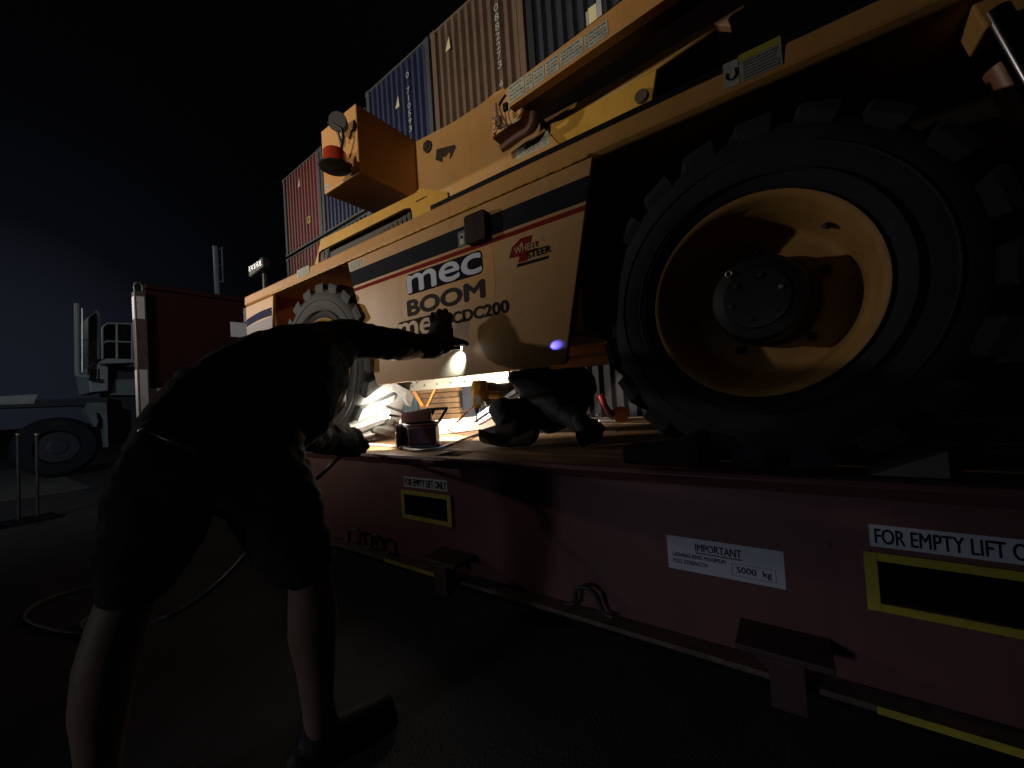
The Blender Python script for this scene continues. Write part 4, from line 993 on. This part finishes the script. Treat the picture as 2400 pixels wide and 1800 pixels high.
# --- body: legs, arms, head, hands in one skin
bd = []
bd += chain([(700, 1285, 1.10, 50), (728, 1350, 1.11, 47), (733, 1420, 1.12, 53), (732, 1480, 1.13, 52), (740, 1560, 1.14, 42), (745, 1650, 1.15, 34), (748, 1730, 1.16, 33)])
bd += [seg(712, 1330, 1.10, 44, 716, 1345, 1.10, 42)]
bd += chain([(322, 1330, .94, 58), (300, 1400, .93, 56), (272, 1480, .92, 58), (250, 1560, .91, 60), (236, 1650, .90, 56), (232, 1780, .90, 42), (232, 1860, .90, 40)])
bd += chain([(600, 1090, 1.08, 60), (700, 1285, 1.10, 50)]); bd += chain([(430, 1090, 1.0, 60), (322, 1330, .94, 58)])
bd += chain([(430, 1090, 1.0, 60), (600, 1090, 1.08, 60)]); bd += chain([(520, 1050, 1.05, 80), (620, 930, 1.18, 80), (740, 840, 1.38, 60)])
# neck + head
bd += chain([(740, 850, 1.40, 45), (755, 890, 1.48, 42)])
hc = P(762, 905, 1.54); rotH = Matrix.Rotation(yaw, 3, 'Z')
bd += [(hc, (.078, .098, .108), rotH), (hc+rotH @ Vector((.0, .055, -.055)), (.055, .05, .06), rotH)]
bd += [(hc+rotH @ Vector((.0, .105, -.02)), (.013, .02, .02), rotH), (hc+rotH @ Vector((.078, -.005, -.01)), (.012, .022, .032), rotH), (hc+rotH @ Vector((-.078, -.005, -.01)), (.012, .022, .032), rotH)]
# right arm to the panel
hz = 2.02
bd += chain([(790, 800, 1.48, 34), (895, 806, 1.66, 30), (930, 816, 1.74, 31), (965, 816, 1.83, 28), (985, 815, 1.88, 23), (1022, 812, 1.97, 22)])
# left arm to the hose
bd += chain([(680, 1000, 1.34, 34), (740, 1022, 1.62, 30), (790, 1032, 1.85, 27)])
part('body', capsules(bd, .0095, 4), SKIN, W1, smooth=True)
# hair, socks, shoes
me = wrinkle(capsules([(hc+rotH @ Vector((0, -.018, .022)), (.086, .098, .100), rotH)], .009, 3), .006, 40, 2); part('hair', me, HAIR, W1, smooth=True)
# gloves with five fingers
def glove(name, palm, fingers, thumb, vox=.0045):
    me = capsules(palm+fingers+thumb, vox, 3); return part(name, wrinkle(me, .0018, 45, 5), GLOVEK, W1, smooth=True)
palm = chain([(1000, 814, 1.92, 25), (1020, 812, 1.97, 27)]) + chain([(1022, 808, 1.97, 28), (1030, 785, 1.985, 27), (1035, 765, 1.99, 25)]) + chain([(1040, 806, 1.98, 24), (1045, 775, 1.99, 18)])
fing = []
for i, (x0, y0, x1, y1, x2, y2, x3, y3) in enumerate(((1017, 768, 1012, 748, 1015, 737, 1022, 748), (1029, 762, 1026, 738, 1030, 729, 1035, 744), (1041, 762, 1040, 736, 1044, 728, 1048, 744), (1050, 768, 1052, 745, 1055, 737, 1058, 752))):
    r_ = (6.2, 6.4, 6.2, 5.6)[i]
    fing += chain([(x0, y0, 1.985, r_+1.5), (x1, y1, 1.965, r_+.6), (x2, y2, 1.975, r_), (x3, y3, 2.000, r_-.6)])
thumb = chain([(1045, 803, 1.98, 15), (1066, 800, 1.99, 10), (1083, 803, 2.0, 8), (1093, 806, 2.005, 6.5)])
glove('glove', palm, fing, thumb)
palm = chain([(770, 1030, 1.75, 36), (805, 1034, 1.88, 33)]) + chain([(800, 1030, 1.88, 30), (826, 1026, 1.95, 25)]) + chain([(800, 1044, 1.88, 26), (825, 1050, 1.95, 22)])
fing = []
for i, (x0, y0, x1, y1, x2, y2) in enumerate(((828, 1018, 845, 1023, 852, 1036), (834, 1028, 854, 1034, 860, 1046), (833, 1040, 852, 1046, 853, 1056), (826, 1050, 842, 1056, 838, 1064))):
    fing += chain([(x0, y0, 1.96, 9.0), (x1, y1, 2.0, 7.8), (x2, y2, 2.03, 6.8)])
thumb = chain([(808, 1052, 1.90, 12), (822, 1064, 1.95, 8.5), (838, 1064, 1.99, 7.5)])
glove('glove', palm, fing, thumb)
# shoes
def shoe(ank, toe, w=.045):
    a0 = Vector(ank); t0 = Vector(toe); d = (t0-a0); d.z = 0; d.normalize()
    me = capsules([(a0+Vector((0, 0, .04)), .048, Vector((a0.x, a0.y, .07)), .055), (Vector((a0.x, a0.y, .045))-d*.05, .043, Vector((a0.x, a0.y, .05))+d*.08, .050), (Vector((a0.x, a0.y, .05))+d*.08, .050, Vector((a0.x, a0.y, .045))+d*.19, .044)], .008, 5)
    for v in me.vertices: v.co.z = max(v.co.z, .012)
    o = part('shoe', me, BOOT, W1, smooth=True)
    bm = B(); vs = []
    n = d.cross(Vector((0, 0, 1)))
    outl = [(-.10, .0), (-.085, .038), (0, .044), (.10, .054), (.19, .050), (.235, .02), (.24, 0), (.235, -.02), (.19, -.046), (.10, -.050), (0, -.042), (-.085, -.036)]
    lo_ = [bm.verts.new(Vector((a0.x, a0.y, .001))+d*x+n*y) for x, y in outl]; hi_ = [bm.verts.new(Vector((a0.x, a0.y, .026))+d*x+n*y) for x, y in outl]
    bm.faces.new(lo_); bm.faces.new(hi_[::-1])
    for k in range(len(outl)): bm.faces.new((lo_[k], hi_[k], hi_[(k+1) % len(outl)], lo_[(k+1) % len(outl)]))
    bmesh.ops.recalc_face_normals(bm, faces=bm.faces)
    s_ = link('sole', bm, BLACK, None, bevel=.006); s_.parent = o
an = P(748, 1735, 1.165); an.z = .11; shoe(an, onZ(872, 1672, .05))
an = P(232, 1870, .90); an.z = .11; shoe(an, an+Vector((-.1, .2, 0)))
# small torch held against the panel
tl_ = thing('hand_torch', 'small torch held by the bent worker\'s thumb, its white spot on the tan panel', 'torch', P(1070, 816, 1.98))
A_, B_ = P(1040, 818, 1.97), P(1074, 815, 1.985)
tube_part('torch_barrel', [A_, B_], .010, HUB, tl_, 12)
tube_part('torch_head', [B_, B_+(B_-A_).normalized()*.012], [.010, .014], HUB, tl_, 12)
bm = B(); e_ = B_+(B_-A_).normalized()*.0125+Vector((0, 0, -.004)); tube(bm, [e_, e_+Vector((.002, 0, 0))], .010, 12); part('torch_lens', bm, mat('torch_lens_glow', (1, 1, 1), .4, emit=(.8, .9, 1), estr=20), tl_)
lp = onY(1074, 822, YP-.045)
lamp('torch_beam', 'SPOT', lp, onY(1078, 842, YP), 20.0, (.30, .52, 1.0), .006, 76, .9)
lamp('blue_spot_fill', 'SPOT', onY(1256, 814, YP-.055), onY(1311, 808, YP+.012), 7, (.05, .06, 1.0), .003, 30, 1.0)  # added lamp for the blue spot, stands apart from the torch

# ================================================================== KNEELING WORKER under the lift
W2 = thing('person', 'worker in navy trousers and black boots kneeling under the lift with a drill', 'person', (-1.1, 2.1, DZ))
tr = chain([(1345, 905, 2.55, 52), (1300, 905, 2.52, 50), (1240, 893, 2.45, 34), (1212, 886, 2.42, 20)])
tr += chain([(1215, 892, 2.42, 20), (1255, 915, 2.36, 30), (1300, 950, 2.22, 34), (1345, 982, 2.10, 26), (1358, 992, 2.06, 22)])
tr += chain([(1335, 900, 2.55, 46), (1330, 950, 2.45, 48), (1290, 975, 2.42, 40)])
tr += chain([(1180, 962, 2.30, 32), (1235, 968, 2.40, 32), (1300, 978, 2.50, 36)])
tr += chain([(1180, 962, 2.30, 32), (1190, 990, 2.28, 30)])
part('trousers', wrinkle(capsules(tr, .010, 4), .014, 10, 4), NAVYTR, W2, smooth=True)
# boots
bo = chain([(1140, 1022, 2.30, 19), (1175, 1020, 2.26, 28), (1215, 1012, 2.24, 34), (1232, 1010, 2.24, 34)]) + chain([(1200, 990, 2.27, 28), (1215, 1010, 2.25, 32)])
part('boot', capsules(bo, .010, 5), BOOT, W2, smooth=True)
bo = chain([(1358, 985, 2.06, 24), (1372, 1008, 2.03, 24), (1390, 1015, 2.03, 24)]) + chain([(1372, 1008, 2.03, 22), (1366, 1035, 2.02, 15)]) + chain([(1390, 1000, 2.05, 20), (1405, 1005, 2.06, 14)])
part('boot', capsules(bo, .010, 5), BOOT, W2, smooth=True)
def sole_pad(pts, nm='sole', th=.022):
    bm = B(); va = [bm.verts.new(p_) for p_ in pts]; nn = (pts[1]-pts[0]).cross(pts[2]-pts[0]).normalized()*th
    vb = [bm.verts.new(p_+nn) for p_ in pts]; bm.faces.new(va); bm.faces.new(vb[::-1])
    for k in range(len(pts)): bm.faces.new((va[k], vb[k], vb[(k+1) % len(pts)], va[(k+1) % len(pts)]))
    bmesh.ops.recalc_face_normals(bm, faces=bm.faces); return part(nm, bm, mat('worn_rubber_sole', (.05, .047, .036), .8, var=.3, scale=40, bump=.4, bscale=120), W2, bevel=.006)
sole_pad([P(x, y, z) for x, y, z in ((1122, 1008, 2.23), (1122, 1026, 2.20), (1150, 1043, 2.17), (1195, 1050, 2.15), (1245, 1045, 2.13), (1256, 1020, 2.15), (1250, 1010, 2.17), (1200, 1026, 2.19), (1150, 1018, 2.21))])
sole_pad([P(x, y, z) for x, y, z in ((1348, 1010, 1.99), (1352, 1040, 1.98), (1366, 1050, 1.97), (1384, 1030, 1.98), (1405, 1012, 2.0), (1400, 1002, 2.01), (1375, 1015, 2.0), (1362, 1028, 1.99), (1358, 1008, 2.0))])
# body: torso, arms, head
b2_ = chain([(1330, 900, 2.60, 40), (1300, 880, 2.80, 46), (1260, 872, 3.0, 40)]) + chain([(1290, 880, 2.95, 22), (1245, 892, 2.92, 20), (1205, 908, 2.85, 17), (1165, 925, 2.80, 13)])
hc2 = P(1210, 845, 3.05)
b2_ += chain([(1260, 872, 3.0, 24), (1225, 853, 3.04, 20)]) + [(hc2, (.08, .095, .11), rotH)]
part('body', capsules(b2_, .011, 4), SKIN, W2, smooth=True)
part('work_shirt', wrinkle(capsules(chain([(1330, 895, 2.62, 44), (1300, 872, 2.80, 52), (1262, 862, 3.0, 46)]), .013, 4), .008, 12, 1), NAVYTR, W2, smooth=True)
part('hair', capsules([(hc2+Vector((0, 0, .02)), (.087, .10, .10), rotH)], .012, 3), HAIR, W2, smooth=True)
g2 = chain([(1178, 920, 2.82, 20), (1158, 918, 2.79, 20), (1152, 920, 2.79, 17)])
for i in range(4): g2 += chain([(1156, 902+i*11, 2.79, 6.5), (1142, 901+i*12, 2.76, 6), (1130, 904+i*11, 2.72, 5)])
g2 += chain([(1160, 935, 2.79, 9), (1152, 948, 2.76, 7), (1142, 946, 2.74, 6)])
part('glove', capsules(g2, .006, 3), GLOVEG, W2, smooth=True)

# ================================================================== LEFT BACKGROUND
XT = -12.0
TGR = mat('grey_green_tractor_paint', (.20, .24, .24), .5, var=.15, scale=3, dirt=(.08, .09, .09), dirt_amt=.5)
TDK = mat('dark_tractor_frame', (.035, .042, .055), .55, var=.2); TWH = mat('pale_tractor_paint', (.36, .40, .40), .5, var=.1)
tt = thing('terminal_tractor', 'grey green terminal tractor with railed rear platform and twin exhaust at far left', 'tractor', (XT, 1.4, 0))
def X2(x, y, X=XT): p = onX(x, y, X); return (p.y, p.z)
def prX(nm, pxs, x0, x1, m_, **k):
    bm = B(); prismX(bm, [X2(*q, x0) for q in pxs], x0, x1); return part(nm, bm, m_, tt, **k)
prX('chassis_beam', [(-120, 945), (215, 932), (252, 930), (252, 948), (-120, 960)], XT, XT-.8, TDK)
prX('deck_plate', [(-120, 935), (88, 924), (80, 946), (-120, 952)], XT+.02, XT-.2, TWH)
prX('cab_lower', [(203, 862), (236, 850), (254, 858), (254, 916), (212, 920)], XT, XT-1.4, TWH, bevel=.02)
cabm = prX('cab_door', [(206, 745), (228, 726), (236, 735), (235, 840), (208, 858)], XT, XT-1.4, TGR, bevel=.02)
bm = B(); prismX(bm, [X2(x, y, XT) for x, y in ((210, 748), (226, 735), (231, 742), (230, 795), (211, 805))], XT+.004, XT-.01); part('door_glass', bm, mat('dull_cab_glass', (.06, .09, .11), .12, var=.2), cabm)
prX('cab_rear', [(240, 760), (318, 757), (318, 842), (240, 842)], XT-.9, XT-1.8, TDK, bevel=.02)
bm = B(); prismX(bm, [X2(x, y, XT-.9) for x, y in ((282, 765), (302, 765), (302, 792), (282, 792))], XT-.895, XT-.91); part('rear_window', bm, mat('pale_cab_glass', (.15, .19, .21), .15), tt)
prX('platform', [(236, 846), (250, 840), (320, 842), (320, 849), (238, 852)], XT+.3, XT-.9, TWH)
prX('rear_housing', [(252, 860), (320, 860), (320, 928), (256, 928)], XT-.2, XT-1.2, TDK, bevel=.03)
prX('rear_hatch', [(268, 890), (320, 888), (320, 926), (258, 926)], XT-.17, XT-.19, TGR)
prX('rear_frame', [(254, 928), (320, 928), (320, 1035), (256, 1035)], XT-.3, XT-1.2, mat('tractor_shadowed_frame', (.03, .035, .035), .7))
prX('mudguard', [(205, 944), (250, 944), (254, 1048), (245, 1048), (243, 985), (236, 970), (226, 966), (228, 1000), (222, 1000), (200, 965)], XT+.2, XT-.3, TGR)
for gi in range(3): prX('grille_slot', [(213+gi*8, 866), (218+gi*8, 864), (218+gi*8, 890), (213+gi*8, 892)], XT+.003, XT-.02, TDK)
bm = B()
rl = lambda x, y: onX(x, y, XT+.25)
for pth in (((240, 842), (240, 768), (250, 758), (320, 759)), ((240, 805), (250, 800), (320, 802)), ((274, 841), (274, 758)), ((310, 842), (310, 759))): tube(bm, [rl(*q) for q in pth], .020, 8)
part('platform_railing', bm, TWH, tt, smooth='auto')
bm = B(); tube(bm, cr([rl(181, 712), rl(181, 790), rl(182, 868), rl(186, 880), rl(208, 884)], 5), .045, 10); part('exhaust_pipe', bm, TWH, tt, smooth='auto')
bm = B(); tube(bm, [rl(193, 722), rl(193, 872)], .014, 8); tube(bm, [rl(193, 835), rl(208, 828)], .012, 8); tube(bm, [rl(193, 797), rl(206, 797)], .012, 8); part('grab_rail', bm, STEEL, tt, smooth='auto')
wc = onX(135, 1052, XT); wc.z = .60
bm = B(); 
def latheX(bm, prof, c, n=40):
    rings = []
    for r0, x in prof: rings.append([bm.verts.new((c[0]+x, c[1]+r0*math.cos(2*PI*k/n), c[2]+r0*math.sin(2*PI*k/n))) for k in range(n)])
    for i in range(len(rings)-1):
        for k in range(n): bm.faces.new((rings[i][k], rings[i][(k+1) % n], rings[i+1][(k+1) % n], rings[i+1][k]))
    bm.faces.new(rings[0]); bm.faces.new(rings[-1][::-1]); return bm
latheX(bm, [(.30, .02), (.34, .10), (.52, .10), (.58, .05), (.595, 0), (.595, -.3), (.5, -.35)], (XT, wc.y, wc.z)); part('rear_tyre', bm, TYRE, tt, smooth='auto')
bm = B(); latheX(bm, [(.12, .09), (.20, .04), (.29, .03), (.295, .07)], (XT, wc.y, wc.z)); part('wheel_disc', bm, TDK, tt, smooth='auto')
# twin post stand
st = thing('post_stand', 'pair of thin steel posts on a dark base on the asphalt', 'post stand', onZ(64, 1225, 0))
XPp = onZ(64, 1225, 0).x
for x0 in (42, 86):
    a0 = onX(x0+2, 1210, XPp); b0 = onX(x0, 1020, XPp); a0.z = .03
    bm = B(); tube(bm, [a0, b0], .014, 12); part('post', bm, mat('dull_steel_post', (.07, .068, .07), .4, metal=.5), st, smooth='auto')
    bm = B(); tube(bm, [b0, b0+Vector((0, 0, .02))], .020, 12); part('post_cap', bm, STEEL, st, smooth='auto')
a0 = onX(64, 1210, XPp); bm = B(); box(bm, (XPp-.12, a0.y-.2, .0), (XPp+.12, a0.y+.2, .05)); part('base', bm, BLACK, st, bevel=.01)
bm = B(); c1 = onX(45, 1110, XPp); c2 = onX(85, 1112, XPp); tube(bm, [c1, c2], .008, 8); part('cross_bar', bm, DARKST, st)
# ladder mast beyond the rack end
XM = -16.0
mt = thing('ladder_mast', 'thin grey mast with short rungs behind the flat rack end wall', 'mast', (XM, onX(507, 700, XM).y, 0))
m0 = onX(505, 578, XM); m1 = Vector((XM, onX(510, 700, XM).y, 0))
bm = B(); tube(bm, [m1, m0], .085, 12); part('pole', bm, TWH, mt, smooth='auto')
bm = B(); r0 = onX(520, 580, XM); r1 = onX(523, 662, XM); tube(bm, [r0, r1], .02, 8)
part('ladder_rail', bm, TWH, mt)
for yy in (583, 622, 660):
    bm = B(); tube(bm, [onX(506, yy+3, XM), onX(523, yy-2, XM)], .022, 8); part('rung', bm, TWH, mt)
